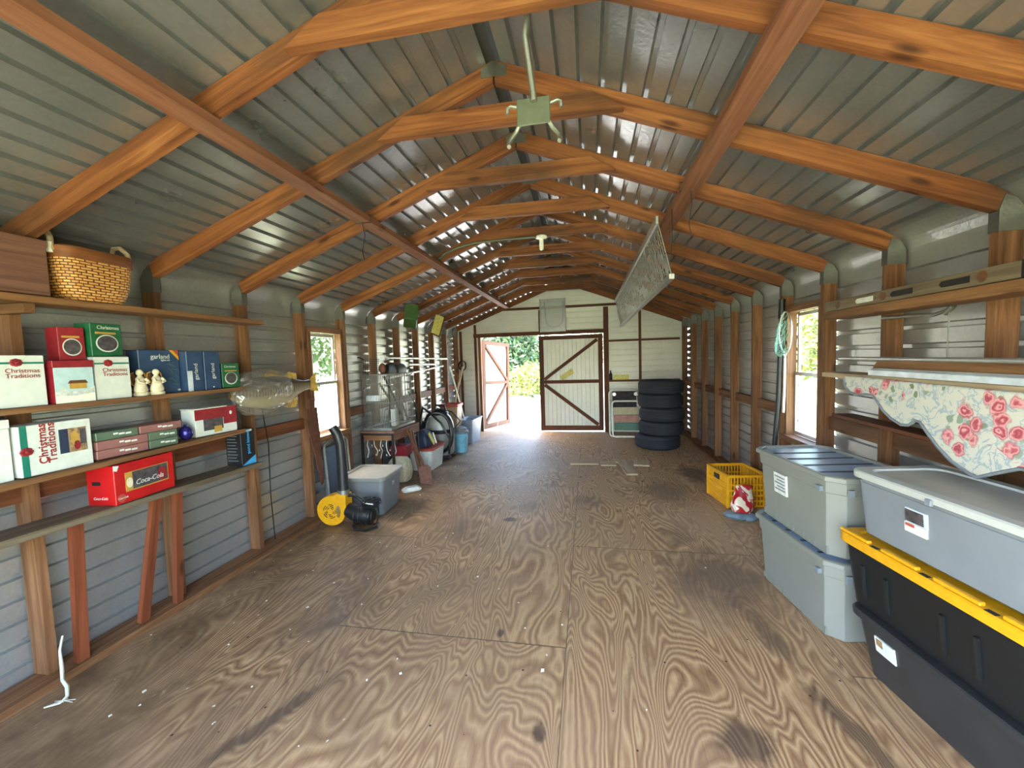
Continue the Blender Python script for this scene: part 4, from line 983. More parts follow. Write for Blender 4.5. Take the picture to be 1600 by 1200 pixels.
vac('shop_vacuum', 'white and black shop vacuum with looped hose, by the red lidded tote', (-1.68, 5.50, 0), 1.1)
t = thing('spray_tank', 'grey upright tank with a black wand beyond the wire cage', 'sprayer', (-1.975, 5.14, 0))
m = MB(); m.lathe([(.0, .002), (.1, .002), (.11, .03), (.11, .3), (.1, .36), (.04, .4), (.03, .43), (0, .43)], (0, 0, 0), 20); m.build('tank', 'panelgrey', t)
m = MB(); m.tube([(0, 0, .42), (.0, 0, .47), (-.04, 0, .49), (.04, 0, .49)], .012, 8); m.build('pump_handle', 'black', t)
m = MB(); m.tube([(.05, .0, .4), (.12, -.02, .6), (.08, .0, .82), (.0, -.03, 1.0)], .009, 6); m.build('wand', 'black', t)
# tall tan bin, bucket, trash can
t = thing('tall_bin', 'tall tan bin with a red rim near the open door', 'bin', (-1.76, 6.2, 0))
m = MB(); m.loft([rr(.11, .12, .03, .002), rr(.145, .15, .03, .68), rr(.135, .14, .03, .68), rr(.1, .11, .03, .02)]); m.build('tub', 'tan', t)
m = MB(); m.loft([rr(.146, .151, .03, .66), rr(.158, .163, .03, .665), rr(.158, .163, .03, .7), rr(.14, .145, .03, .705), rr(.133, .138, .03, .66)], False, False); m.build('rim', 'redlid', t)
t = thing('bucket', 'light blue bucket with a dark lid in front of the grey trash can', 'bucket', (-1.50, 5.86, 0))
m = MB(); m.lathe([(.0, .002), (.08, .002), (.085, .01), (.105, .29), (.108, .31)], (0, 0, 0), 24); m.build('pail', 'blue', t)
m = MB(); m.lathe([(.112, .29), (.115, .3), (.115, .325), (.09, .335), (.085, .37), (.04, .39), (0, .39)], (0, 0, 0), 24); m.build('lid', 'panelgrey', t)
m = MB(); m.tube([(-.11, 0, .29), (-.06, -.1, .16), (.06, -.1, .16), (.11, 0, .29)], .004, 6); m.build('handle', 'steel', t)
t = thing('canister', 'small white canister with a dark top beside the blue bucket', 'canister', (-1.66, 5.78, 0))
m = MB(); m.lathe([(.0, .002), (.06, .002), (.065, .02), (.065, .19), (.05, .2)], (0, 0, 0), 18); m.build('can', 'rimwhite', t)
m = MB(); m.lathe([(.055, .195), (.05, .26), (.03, .29), (0, .29)], (0, 0, 0), 16); m.build('top', 'brown', t)
t = thing('trash_can', 'open grey blue rectangular trash can next to the doorway', 'trash can', (-1.575, 6.62, 0), R(-4))
m = MB(); m.loft([rr(.09, .2, .03, .002), rr(.125, .26, .03, .38), rr(.135, .27, .03, .385), rr(.135, .27, .03, .405), rr(.12, .255, .03, .405), rr(.085, .19, .03, .03)]); m.build('bin', 'binblue', t)
m = MB(); m.tube([(-.1, -.1, .4), (-.05, -.14, .45), (.06, -.14, .44), (.12, -.1, .40)], .006, 6); m.build('bail', 'alu', t)
m = MB(); m.tube([(-1.56, 6.5, .06), (-1.70, 6.52, .62), (-1.86, 6.56, 1.22)], .014, 8); m.tube([(-1.86, 6.56, 1.2), (-1.88, 6.57, 1.28)], .02, 8); one(m, 'mop_handle', 'pvc', 'white mop handle leaning out of the trash can', 'mop', (-1.56, 6.5, .06))
m = MB(); m.tube([(-1.9, 6.45, .01), (-1.80, 6.6, .8), (-1.72, 6.78, 1.27)], .019, 8); one(m, 'wooden_pole', 'pale_wood', 'pale wooden pole leaning behind the tan bin', 'pole', (-1.9, 6.45, .01))
m = MB(); rng = random.Random(11)
for k in range(5): m.tube([(.07*math.cos(R(s*24))+rng.uniform(-.01, .01), -.004*k, .09*math.sin(R(s*24))) for s in range(15)], .008, 6, closed=True)
o = one(m, 'hose_coil', 'dkmetal', 'dark coil hanging on a post left of the doorway', 'coil', (0, 0, 0)); o.location = (-1.93, 7.43, 1.28)

# ================================================================= RIGHT SIDE
def rshelf(name, p0, p1, d, th, mat, label, yb=()):
    t = thing(name, label, 'shelf', ((p0[0]+p1[0])/2, (p0[1]+p1[1])/2, p0[2]))
    m = MB(); m.board((p0[0]+d/2, p0[1], p0[2]-th/2), (p1[0]+d/2, p1[1], p1[2]-th/2), th, d); m.build('board', mat, t, w=True, bevel=.002)
    for y in yb:
        m = MB(); m.board((2.10, y, p0[2]-th-.022), (p0[0]+.03, y, p0[2]-th-.022), .04, .036); m.build('bracket', 'stud', t, w=True)
    return t
rshelf('wall_shelf', (1.85, 1.1, 1.622), (1.85, 2.87, 1.626), .165, .045, 'shelf', 'top right shelf board with the long level standing on it')
rshelf('wall_shelf', (1.855, 1.1, 1.258), (1.855, 2.87, 1.258), .16, .028, 'pale_wood', 'middle right shelf board carrying the blind and mitred board')
rshelf('wall_shelf', (1.885, 1.2, 1.0), (1.90, 2.84, 1.0), .115, .02, 'dark_wood', 'dark lowest right shelf behind the flowered valance', ())
# level
t = thing('spirit_level', 'long weathered spirit level on the top right shelf', 'level', (1.868, 2.25, 1.6265))
m = MB(); m.box(-.012, .012, -.6, .6, .0005, .06); m.build('bar', 'grey_wood', t, bevel=.002)
for y in (-.30, -.02, .24):
    m = MB(); m.prism([(-.0135, y+.07*c, .03+.013*s_) for c, s_ in ((-1, -1), (.8, -1), (1, 0), (.8, 1), (-1, 1))], (.002, 0, 0)); m.build('hand_slot', 'white' if y == .24 else 'dkmetal', t)
for y in (-.42, .1, .47):
    m = MB(); m.lathe([(.0, -.0145), (.021, -.0145), (.021, -.012)], (0, y, .03), 16, ax='x'); m.build('vial', 'brown', t)
m = MB(); m.box(-.0125, .0125, -.606, -.56, 0.0, .0605); m.build('end_cap', 'dkmetal', t); m = MB(); m.box(-.0125, .0125, .575, .606, 0.0, .0605); m.build('end_cap', 'grey_wood', t)
# blind / pipe and mitre board
m = MB(); m.tube([(1.872, 1.25, 1.345), (1.872, 2.72, 1.345)], .01, 10); o = one(m, 'metal_rod', 'alu', 'thin aluminium rod running along the middle right shelf', 'rod', (1.872, 2, 1.345))
m = MB(); m.prism([(1.89, 1.2, 1.262), (1.89, 2.50, 1.262), (1.89, 2.42, 1.345), (1.89, 1.2, 1.345)], (.02, 0, 0), axis=(0, 1, 0)); one(m, 'mitred_board', 'shelf', 'brown board with a mitred end standing on the middle right shelf', 'board', (1.9, 1.8, 1.262))
m = MB(); m.box(1.86, 1.885, 1.2, 2.45, 1.2595, 1.285)
for k in range(3): m.box(1.857, 1.888, 1.2, 2.46, 1.2865+k*.004, 1.288+k*.004)
one(m, 'window_blind', 'silver', 'folded pale blue window blind lying on the middle right shelf', 'blind', (1.87, 1.8, 1.2595))
m = MB(); m.tube([(1.97, 2.12, 1.56), (1.97, 2.2, 1.545), (1.97, 2.36, 1.555), (1.97, 2.53, 1.56)], .009, 8); m.tube([(1.97, 2.12, 1.56), (1.97, 2.125, 1.3)], .003, 6); m.tube([(1.97, 2.10, 1.575), (1.97, 2.14, 1.545)], .012, 8)
one(m, 'bow_saw', 'steel', 'thin curved bow saw hanging below the top right shelf', 'saw', (1.97, 2.3, 1.4))
# valance
def floral():
    t = NT('rose print fabric'); p = t.uv()
    base = sr((196, 192, 180)); wn = t.noise(p, 14, 3)
    def vor(scale, rnd=1.0, off=(0, 0, 0)):
        v = t.n('TexVoronoi'); v.inputs['Scale'].default_value = scale; v.inputs['Randomness'].default_value = rnd
        va = t.n('VectorMath', operation='ADD'); t.l(t.map(p, (1, 1, 1), off), va.inputs[0])
        ns = t.n('TexNoise'); ns.inputs['Scale'].default_value = 22; t.l(p, ns.inputs['Vector'])
        sc = t.n('VectorMath', operation='SCALE'); t.l(ns.outputs[1], sc.inputs[0]); sc.inputs['Scale'].default_value = .05; t.l(sc.outputs[0], va.inputs[1]); t.l(va.outputs[0], v.inputs['Vector']); return v
    c = base
    vine = t.math('ABSOLUTE', t.math('SUBTRACT', t.noise(p, 9, 3, .6, 1.5), .5))
    c = t.mix(t.math('MULTIPLY', t.ramp(vine, [(.015, (1, 1, 1, 1)), (.03, (0, 0, 0, 1))]), .75), c, sr((140, 158, 172)))
    lv = vor(22, 1, (.3, .7, 0)); cl = t.n('SeparateColor'); t.l(lv.outputs['Color'], cl.inputs[0])
    lm = t.math('MULTIPLY', t.ramp(lv.outputs['Distance'], [(.3, (1, 1, 1, 1)), (.36, (0, 0, 0, 1))]), t.math('GREATER_THAN', cl.outputs[0], .55))
    c = t.mix(lm, c, t.mix(cl.outputs[1], sr((104, 118, 84)), sr((150, 164, 150))))
    rv = vor(16); rcl = t.n('SeparateColor'); t.l(rv.outputs['Color'], rcl.inputs[0])
    rmk = t.math('MULTIPLY', t.ramp(rv.outputs['Distance'], [(.4, (1, 1, 1, 1)), (.56, (0, 0, 0, 1))]), t.math('GREATER_THAN', t.math('MULTIPLY_ADD', t.noise(p, 3.2, 1), 1.6, t.math('MULTIPLY', rcl.outputs[0], .35)), .98))
    pet = t.math('PINGPONG', t.math('MULTIPLY', t.math('ADD', rv.outputs['Distance'], t.math('MULTIPLY', wn, .5)), 8), 1)
    rose = t.ramp(pet, [(.0, sr((150, 58, 72))), (.5, sr((190, 96, 106))), (1, sr((218, 160, 158)))])
    c = t.mix(rmk, c, rose)
    t.set(Base_Color=c, Roughness=.85); t.bump(t.noise(p, 160, 2), .3, .003); return t.m
M['floral'] = floral()
M['snack'] = None
def snack():
    t = NT('printed snack film'); n = t.noise(t.obj(), 9, 2, .5, .8)
    t.set(Base_Color=t.ramp(n, [(.44, sr((222, 204, 176))), (.47, sr((176, 26, 30))), (.58, sr((150, 20, 26))), (.6, sr((226, 210, 190)))]), Roughness=.35); return t.m
M['snack'] = snack()
t = thing('valance', 'padded rose print window valance with a scalloped edge, hung on the right shelves', 'valance', (1.80, 2.0, 1.0))
bot = [(2.60, 1.235), (2.575, 1.19), (2.53, 1.165), (2.47, 1.155), (2.40, 1.165), (2.35, 1.165), (2.31, 1.14), (2.26, 1.10), (2.2, 1.07), (2.13, 1.05), (2.09, 1.055), (2.06, 1.082), (2.03, 1.08), (1.98, 1.04), (1.92, .995), (1.85, .955), (1.77, .93), (1.735, .925), (1.68, .955), (1.6, .995), (1.5, 1.0), (1.4, .97), (1.3, .95), (1.2, .98)]
top = [(1.2, 1.235), (2.60, 1.25)]
poly = [(1.832-.06*max(0, (1.25-z))*2, y, z) for y, z in bot+top]
m = MB(); m.prism(poly, (.022, 0, .0), axis=(0, 1, 0)); o = m.build('padded_panel', 'floral', t, bevel=.008, seg=2, w=True)
ul = o.data.uv_layers[0]
for lp in o.data.loops:
    co = o.data.vertices[lp.vertex_index].co; ul.data[lp.index].uv = (co.y, co.z)
m = MB(); m.tube([(1.832-.06*max(0, (1.25-z))*2, y, z-.002) for y, z in bot], .006, 6); m.build('piping', 'panelgrey', t, w=True)
# totes on the right
def rib(t, hx, ys, z0, z1, mat, wd=.012, d=.004, nm='rib', lean=0.0):
    for y in ys:
        m = MB(); m.hexa([(-hx-d+lean, y-wd/2, z0), (-hx+.01+lean, y-wd/2, z0), (-hx+.01+lean, y+wd/2, z0), (-hx-d+lean, y+wd/2, z0), (-hx-d, y-wd/2, z1), (-hx+.01, y-wd/2, z1), (-hx+.01, y+wd/2, z1), (-hx-d, y+wd/2, z1)]); m.build(nm, mat, t)
rz = R(7.3)
def gtote(z, label, top):
    c = Vector((1.41, 2.75, 0))+Vector((math.cos(rz), math.sin(rz), 0))*.215-Vector((-math.sin(rz), math.cos(rz), 0))*.35
    t = thing('storage_tote', label, 'storage tote', (c.x, c.y, z), rz, 'stacked grey totes by the right window')
    hx, hy, h = .205, .34, .405; ch = .055
    def oc(hx, hy, z, c=ch): return [(hx, -hy+c, z), (hx, hy-c, z), (hx-c, hy, z), (-hx+c, hy, z), (-hx, hy-c, z), (-hx, -hy+c, z), (-hx+c, -hy, z), (hx-c, -hy, z)]
    m = MB()
    L = [oc(hx-.035, hy-.035, .0015), oc(hx-.03, hy-.03, .01), oc(hx-.012, hy-.012, h*.78), oc(hx-.006, hy-.006, h*.785), oc(hx-.002, hy-.002, h-.03), oc(hx, hy, h-.028)]
    L += [oc(hx+.012, hy+.012, h-.026), oc(hx+.012, hy+.012, h-.004), oc(hx+.004, hy+.004, h), oc(hx-.01, hy-.01, h), oc(hx-.016, hy-.016, h-.02)]
    m.loft(L, True, True, False); m.build('tub', 'tote', t, bevel=.002)
    m = MB(); m.loft([oc(hx-.018, hy-.018, h-.0195), oc(hx-.02, hy-.02, h-.012)], False, True, False); l = m.build('lid', 'lidblue', t)
    for y in (-.2, -.07, .06, .19):
        q = MB(); q.box(-hx+.03, hx-.03, y-.006, y+.006, h-.0118, h-.008); q.build('lid_groove', 'darktote', l)
    m = MB(); m.prism(oc(hx-.016, hy-.016, 0)[:0] or [(-hx+.06, -hy-.0135, h-.09), (-hx+.085, -hy-.0135, h-.09), (-hx+.085, -hy-.0135, h-.055), (-hx+.06, -hy-.0135, h-.055)], (0, .012, 0)); m.build('latch_slot', 'panelgrey', t)
    m = MB(); m.box(-hx-.013, -hx+.01, -hy+.075, -hy+.1, h-.085, h-.06); m.build('latch_slot', 'panelgrey', t)
    for k in range(7):
        q = MB(); q.box(-hx+.0265, -hx+.04, -.265+.085*k, -.24+.085*k, .014, .05); q.build('base_rib', 'tote', t)
    if top:
        m = MB(); m.hexa([(-hx+.006, .02, .19), (-hx+.016, .02, .19), (-hx+.016, .13, .19), (-hx+.006, .13, .19), (-hx-.0015, .02, .305), (-hx+.01, .02, .305), (-hx+.01, .13, .305), (-hx-.0015, .13, .305)]); s = m.build('paper_label', 'white', t)
        q = MB()
        for k in range(5): q.hexa([(-hx+.003-.001*k, .03, .21+k*.018), (-hx+.008-.001*k, .03, .21+k*.018), (-hx+.008-.001*k, .12-.02*(k % 2), .21+k*.018), (-hx+.003-.001*k, .12-.02*(k % 2), .21+k*.018), (-hx+.0025-.001*k, .03, .218+k*.018), (-hx+.008-.001*k, .03, .218+k*.018), (-hx+.008-.001*k, .12-.02*(k % 2), .218+k*.018), (-hx+.0025-.001*k, .12-.02*(k % 2), .218+k*.018)])
        q.build('print_lines', 'panelgrey', s)
    return t
gtote(0, 'lower grey green tote of the stack under the right window', False)
gtote(.407, 'upper grey green tote with a paper label and blue grey lid', True)
rz = R(8)
def spos(cx0, cy0, hx, hy):  # far-left corner to centre
    return Vector((cx0, cy0, 0))+Vector((math.cos(rz), math.sin(rz), 0))*hx-Vector((-math.sin(rz), math.cos(rz), 0))*hy
c = spos(1.535, 1.97, .185, .5)
t = tote('storage_tote', 'dark grey tote at the bottom right, under the yellow lidded one', (c.x, c.y, 0), rz, .185, .5, .285, .04, 'darktote', 'darktote', lidpan='darktote', lid_h=.03, r=.05)
def stick(t, hx, hyc, z0, z1, w_, mat='white', lean=.0, nm='paper_label'):
    m = MB(); m.hexa([(-hx-.003+lean, hyc-w_/2, z0), (-hx+.006+lean, hyc-w_/2, z0), (-hx+.006+lean, hyc+w_/2, z0), (-hx-.003+lean, hyc+w_/2, z0), (-hx-.003, hyc-w_/2, z1), (-hx+.006, hyc-w_/2, z1), (-hx+.006, hyc+w_/2, z1), (-hx-.003, hyc+w_/2, z1)]); return m.build(nm, mat, t)
s_ = stick(t, .178, .34, .15, .215, .09, 'white', .0105); stick(t, .1787, .362, .18, .21, .028, 'photo2', .004, 'picture')
c = spos(1.505, 2.02, .19, .5)
t = tote('storage_tote', 'black tote with a bright yellow lid, middle of the nearest stack', (c.x, c.y, .287), rz, .185, .5, .31, .03, 'blacktote', 'yellow', 'yellow', lidpan='yellow', lid_h=.04, r=.05)
for k in range(5):
    y = .42-.21*k
    m = MB(); m.box(-.188, -.168, y-.075, y+.075, .309, .322); m.build('lid_ridge', 'yellow', t, bevel=.003)
    m = MB(); m.box(-.194, -.178, y-.122, y-.092, .3085, .3125); m.build('lid_slot', 'black', t)
rib(t, .176, (.38, .27, .05, -.06, -.28), .06, .2, 'black', .014, .006, 'recess_rib', .016)
c = spos(1.53, 2.0, .18, .49)
t = tote('storage_tote', 'large frosted clear tote with white rim on top of the yellow lid', (c.x, c.y, .612), rz, .18, .47, .275, .02, 'cleartote', 'clearlid', 'rimwhite', lidpan='clearlid', lid_h=.03, r=.05)
stick(t, .176, .18, .105, .195, .085, 'silver', .008); stick(t, .1775, .185, .145, .19, .07, 'photo', .003, 'picture'); stick(t, .1755, .18, .105, .14, .085, 'white', .003, 'label_band'); stick(t, .177, .2, .128, .138, .035, 'redlid', .0, 'print')
m = MB(); m.box(-.203, -.19, .1, .125, .238, .262); m.build('clip', 'panelgrey', t, bevel=.003)
# crate
t = thing('plastic_crate', 'yellow slatted plastic crate on the floor at the right', 'crate', (1.76, 4.08, 0), R(8))
m = MB(); hx, hy, h = .17, .2, .29
def slat(a, b, n, top):
    a = Vector(a); b = Vector(b); d = (b-a)
    for k in range(n+1):
        p = a+d*k/n; m.board((p.x, p.y, .012), (p.x, p.y, h-.006), .012, .008, d)
    for z in (.012, .06, .11, .16, .21, h-.008): m.board((a.x, a.y, z), (b.x, b.y, z), .014, .012)
for a, b, n in (((-hx, -hy, 0), (hx, -hy, 0), 12), ((hx, -hy, 0), (hx, hy, 0), 14), ((hx, hy, 0), (-hx, hy, 0), 12), ((-hx, hy, 0), (-hx, -hy, 0), 14)): slat(a, b, n, 1)
m.box(-hx, hx, -hy, hy, .004, .01)
m.build('slatted_walls', 'yellow', t)
for s in (-1, 1):
    for q in (-1, 1):
        m = MB(); m.box(s*hx-.013, s*hx+.013, q*hy-.013, q*hy+.013, .001, h+.004); m.build('corner_post', 'yellow', t, bevel=.003)
for (a, b) in (((-hx-.004, -hy, h), (-hx-.004, hy, h)), ((hx+.004, -hy, h), (hx+.004, hy, h)), ((-hx, -hy-.004, h), (hx, -hy-.004, h)), ((-hx, hy+.004, h), (hx, hy+.004, h))):
    m = MB(); m.board(a, b, .018, .018); m.build('rim', 'yellow', t)
m = MB(); m.box(-hx-.012, -hx-.002, -.05, .05, .215, .26); m.build('hand_hole', 'dkmetal', t, bevel=.002)
# snack bag and blue sack
t = thing('snack_bag', 'crumpled red and cream snack bag in front of the yellow crate', 'bag', (1.68, 3.68, .044), R(15))
m = MB(); rng = random.Random(6); L = []
for z, a, b, lean in ((0, .085, .05, 0), (.04, .095, .06, .005), (.09, .088, .05, .02), (.14, .078, .03, .04), (.17, .072, .012, .055), (.2, .07, .005, .065)):
    L.append([(lean*.8+a*math.cos(2*math.pi*k/18)*(1+.1*rng.uniform(-1, 1)), lean+b*math.sin(2*math.pi*k/18)*(1+.2*rng.uniform(-1, 1)), z+.004*rng.uniform(-1, 1)) for k in range(18)])
m.loft(L); m.build('bag', 'snack', t)
m = MB(); rng = random.Random(9); L = []
for z, a in ((.002, .13), (.02, .145), (.035, .12), (.04, .05)): L.append([(a*1.0*math.cos(2*math.pi*k/20)*(1+.18*rng.uniform(-1, 1)), a*.75*math.sin(2*math.pi*k/20)*(1+.18*rng.uniform(-1, 1)), z) for k in range(20)])
m.loft(L); o = one(m, 'plastic_sack', 'bluebag', 'flattened blue grey plastic sack on the floor under the snack bag', 'sack', (0, 0, 0)); o.location = (1.67, 3.66, 0)
# landing net
t = thing('landing_net', 'fishing landing net with teal mesh hanging beside the right window', 'net', (1.975, 3.63, .9))
m = MB(); P = [(1.97, 3.63+.105*math.cos(R(k*15)), 1.54+.165*math.sin(R(k*15))) for k in range(24)]; m.tube(P, .006, 6, closed=True); m.build('hoop', 'alu', t, w=True)
m = MB(); m.tube([(1.97, 3.60, 1.395), (1.972, 3.635, 1.33), (1.972, 3.66, 1.395)], .006, 6); m.tube([(1.972, 3.635, 1.335), (1.975, 3.645, 1.1), (1.975, 3.66, .89)], .011, 8); m.build('handle', 'alu', t, w=True)
m = MB(); rng = random.Random(12)
for k in range(15):
    c = -1+2*k/14
    for dr in (0, 1):
        pts = []
        for j in range(9):
            s = -1+2*j/8; yy, zz_ = (c, s) if dr else (s, c)
            rad = math.hypot(yy, zz_)
            if rad > 1: continue
            sag = (1-rad*rad); pts.append((1.965-.05*sag+.008*rng.uniform(-1, 1), 3.63+.103*yy+.02*sag+.006*rng.uniform(-1, 1), 1.54+.163*zz_-.14*sag+.008*rng.uniform(-1, 1)))
        if len(pts) > 1: m.tube(pts, .0014, 4, False)
m.build('mesh', 'netcord', t, w=True)
t = thing('black_pole', 'black pole standing upright against the right wall by the net', 'pole', (1.98, 3.80, 0))
m = MB(); m.tube([(1.95, 3.84, .002), (1.985, 3.77, 1.0), (2.0, 3.76, 1.8)], .019, 10); m.build('shaft', 'black', t, w=True)
m = MB(); m.tube([(1.996, 3.761, 1.66), (2.0, 3.76, 1.82)], .024, 10); m.build('cap', 'black', t, w=True)
# tires
M['tread'] = plain('tire tread', (32, 36, 44), .75, var=.2, scale=60, bump=.5)
def tire(lab, loc, first=None):
    if first is None:
        t = thing('car_tire', lab, 'tire', loc, 0, 'stack of car tires in the back right corner')
        R0, W = .32, .2
        m = MB(); pr = [(.2, .02), (.22, .004), (.27, 0), (.3, .012), (.316, .035)]; pr2 = [(.316, W-.035), (.3, W-.012), (.27, W), (.22, W-.004), (.2, W-.02), (.19, W*.5)]
        vs = [(r, z) for r, z in pr+[(.32, .06), (.32, W-.06)]+pr2+[(.2, .02)]]; m.lathe(vs, (0, 0, 0), 44, cap=False); b = m.build('casing', 'rubber', t)
        m = MB()
        for z0 in (.045, .075, .105, .135): m.lathe([(.3195, z0), (.3235, z0+.004), (.3235, z0+.02), (.3195, z0+.024)], (0, 0, 0), 44, cap=False)
        m.build('tread', 'tread', t); return t
    t = copy_tree(first); t.location = loc; t['label'] = lab; t.rotation_euler = (0, 0, random.uniform(0, 6)); return t
tl = ['bottom tire of the stack, jutting out to the left', 'second tire from the floor in the stack', 'middle tire of the stack of five', 'fourth tire from the floor in the stack', 'topmost tire of the stack']
T0 = tire(tl[0], (1.42, 6.36, 0))
for k in range(1, 5): tire(tl[k], (1.475+.012*((k*7) % 3-1), 6.37, k*.2015), T0)
# lawn chair
t = thing('lawn_chair', 'folded lawn chair with a white tube frame against the back wall', 'chair', (1.03, 6.98, 0))
def loop(x0, x1, z0, z1, y0, y1, r=.05): 
    pts = []
    for cx_, cz, a0 in ((x1-r, z1-r, 0), (x0+r, z1-r, 90), (x0+r, z0+r, 180), (x1-r, z0+r, 270)):
        for k in range(5):
            a = R(a0+90*k/4); z = cz+r*math.sin(a); pts.append((cx_+r*math.cos(a), y0+(y1-y0)*(z-z0)/(z1-z0), z))
    return pts
m = MB(); m.tube(loop(-.23, .22, .03, .62, -.05, .02), .014, 8, closed=True); m.build('tube_frame', 'pvc', t)
m = MB(); m.tube(loop(-.27, .2, .012, .78, .08, .2), .013, 8, closed=True); m.build('tube_frame', 'pvc', t)
for z0, z1, mt in ((.4, .52, 'cloth1'), (.27, .39, 'cloth2'), (.13, .26, 'cloth3')):
    m = MB(); m.box(-.205, .195, -.01, .0, z0, z1); m.build('webbing', mt, t)
m = MB(); m.box(-.22, .17, .1, .11, .5, .78); m.build('back_cloth', 'darkcloth', t)
for x in (-.19, .16):
    m = MB(); m.lathe([(.0, -.02), (.03, -.02), (.03, .012), (0, .012)], (x, .1, .73), 14, ax='y'); m.build('hinge', 'alu', t)
# floor boards
for k, (x, y, w_, l, a, lab) in enumerate(((.34, 5.28, .36, .09, 4, 'leftmost loose pale board on the floor'), (.64, 5.28, .19, .18, 2, 'second loose board from the left on the floor'), (.86, 5.12, .13, .62, 6, 'long loose board lying lengthwise on the floor'), (.755, 5.42, .07, .16, 3, 'narrow loose board between the wider ones on the floor'), (1.06, 5.33, .19, .25, -6, 'rightmost loose square board on the floor'))):
    m = MB(); m.box(-w_/2, w_/2, -l/2, l/2, .001, .019); o = one(m, 'loose_board', 'pale_wood', lab, 'board', (0, 0, 0), 'loose boards on the floor', bevel=.002); o.location = (x, y, 0); o.rotation_euler = (0, 0, R(a))
# sign, bottle on back wall girt
m = MB(); m.box(-.14, .14, -.003, .003, 0, .09); o = one(m, 'yellow_sign', 'paleyellow', 'small yellow sign standing on the back wall girt', 'sign', (0, 0, 0)); o.location = (.99, 7.525, .948); o.rotation_euler = (R(-6), 0, 0)
m = MB(); m.lathe([(.0, 0), (.026, 0), (.028, .01), (.028, .1), (.011, .135), (.011, .17), (0, .17)], (0, 0, 0), 14); o = one(m, 'glass_bottle', 'black', 'dark bottle standing on the back wall girt by the door', 'bottle', (0, 0, 0)); o.location = (.81, 7.53, .9495)
# debris
m = MB(); rng = random.Random(21)
for k in range(240):
    x = rng.choice([rng.uniform(-1.9, 1.2), rng.uniform(-1.9, -1.2), rng.uniform(-1.9, .3)]); y = rng.uniform(1.15, 7.0)
    if -1.95 < x < -1.35 and y > 2.95: continue
    s = rng.uniform(.003, .009)*(1.6 if rng.random() < .12 else 1); a = rng.uniform(0, 6)
    m.add([(x+s*math.cos(a+q)*(1 if i % 2 else .6), y+s*math.sin(a+q), .0012+(.003 if i == 2 else 0)) for i, q in enumerate((0, 1.6, 3.1, 4.6))], [(0, 1, 2, 3)])
one(m, 'paint_chips', 'flake', 'white paint chips and crumbs scattered over the plywood floor', 'debris', (0, 3, 0), kind='stuff')
m = MB(); rng = random.Random(22)
for k in range(150):
    x = rng.uniform(-1.2, 1.6); y = rng.uniform(4.2, 7.3); s = rng.uniform(.01, .03); a = rng.uniform(0, 6)
    if 1.05 < x and y > 5.9: continue
    m.add([(x+s*math.cos(a+q)*(1 if i % 2 else .35), y+s*math.sin(a+q)*(1 if i % 2 else .35), .0013+(.004 if i == 2 else 0)) for i, q in enumerate((0, 1.6, 3.1, 4.6))], [(0, 1, 2, 3)])
one(m, 'dry_leaves', 'brown', 'dry brown leaves blown over the floor near the doors', 'leaves', (0, 5.5, 0), kind='stuff')

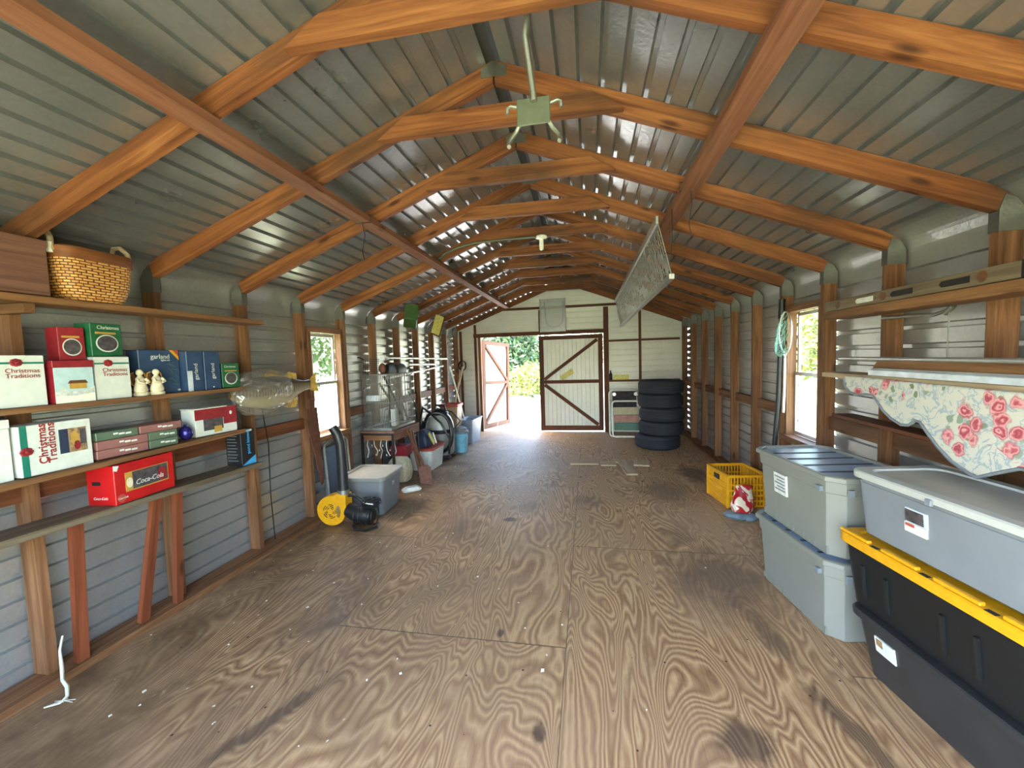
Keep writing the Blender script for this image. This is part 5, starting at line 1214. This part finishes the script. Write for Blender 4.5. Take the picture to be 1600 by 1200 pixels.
# ================================================================= OUTSIDE
def tree(name, lab, loc, h, rad, mat, seed, n=3200, ls=.14, base=.25, grp=None, trunk=True):
    rng = random.Random(seed); t = thing(name, lab, 'tree' if trunk else 'bush', loc, 0, grp)
    m = MB(); blobs = []
    for k in range(16):
        z = rng.uniform(base*h+rad*.3, h-rad*.35); rr_ = rad*rng.uniform(.3, .5); k_ = rad*(1-abs(z/h-.55))*.9; a = rng.uniform(0, 6.28); d = rng.uniform(0, k_); blobs.append((d*math.cos(a), d*math.sin(a), z, rr_))
    vs = []; fs = []
    for k in range(n):
        b = blobs[k % len(blobs)]; v = Vector((rng.gauss(0, 1), rng.gauss(0, 1), rng.gauss(0, 1))).normalized()*b[3]*rng.uniform(.7, 1.08)
        c = Vector(b[:3])+v; a = Vector((rng.gauss(0, 1), rng.gauss(0, 1), rng.gauss(0, 1))).normalized(); q = a.orthogonal().normalized(); s = ls*rng.uniform(.6, 1.3)
        i = len(vs); vs += [c-a*s, c+q*s*.4, c+a*s, c-q*s*.4]; fs.append((i, i+1, i+2, i+3))
    m.add(vs, fs); m.build('foliage', mat, t)
    if trunk:
        m = MB(); m.tube([(0, 0, 0), (.05, .02, h*.3), (-.03, 0, h*.7)], [.14, .11, .05], 8); m.build('trunk', 'bark', t)
    return t
G = -.3
tree('leafy_bush', 'big green bush filling the left part of the open doorway', (-3.0, 18.5, G), 5.4, 2.7, 'leaf', 1, base=.02, trunk=False, n=10000)
tree('leafy_bush', 'green bush seen in the open doorway beside the closed leaf', (2.6, 20.5, G), 5.6, 2.5, 'leaf', 2, base=.02, trunk=False, n=5000)
tree('leafy_bush', 'low yellowish bush at the foot of the greenery beyond the doorway', (-1.6, 15.5, G), 1.5, 1.2, 'leaf2', 3, base=.02, trunk=False, n=1800, ls=.09)
tree('leafy_tree', 'tall leafy tree behind the bushes beyond the doorway', (-6.5, 24, G), 8, 3.6, 'leaf', 4, base=.1, n=5000)
tree('leafy_tree', 'leafy tree beyond the fence outside the left window', (-12, 16.5, G), 7, 4.2, 'leaf', 5, base=.18, n=6000, ls=.18)
tree('leafy_tree', 'second pale tree outside the left window', (-22, 25, G), 8, 4.5, 'leaf', 6, base=.15, n=5000, ls=.2)
tree('leafy_tree', 'yellow green tree outside the right window', (6.4, 10.5, G), 4.6, 2.2, 'leaf2', 7, base=.14, n=6000, ls=.11)
tree('leafy_tree', 'dark green tree behind the yellow one outside the right window', (9.5, 17, G), 6.5, 3, 'leaf', 8, base=.1, n=5000)
# wire fence outside left window
t = thing('wire_fence', 'low wire fence across the lawn outside the left window', 'fence', (-7, 9, G), R(35))
for k in range(7):
    m = MB(); m.tube([(-4.5+1.5*k, 0, 0), (-4.5+1.5*k, 0, 1.15)], .03, 6); m.build('post', 'grey_wood', t)
m = MB()
for z in (.15, .4, .65, .9, 1.1): m.tube([(-4.5, 0, z), (4.5, 0, z)], .008, 4)
m.build('wires', 'steel', t)
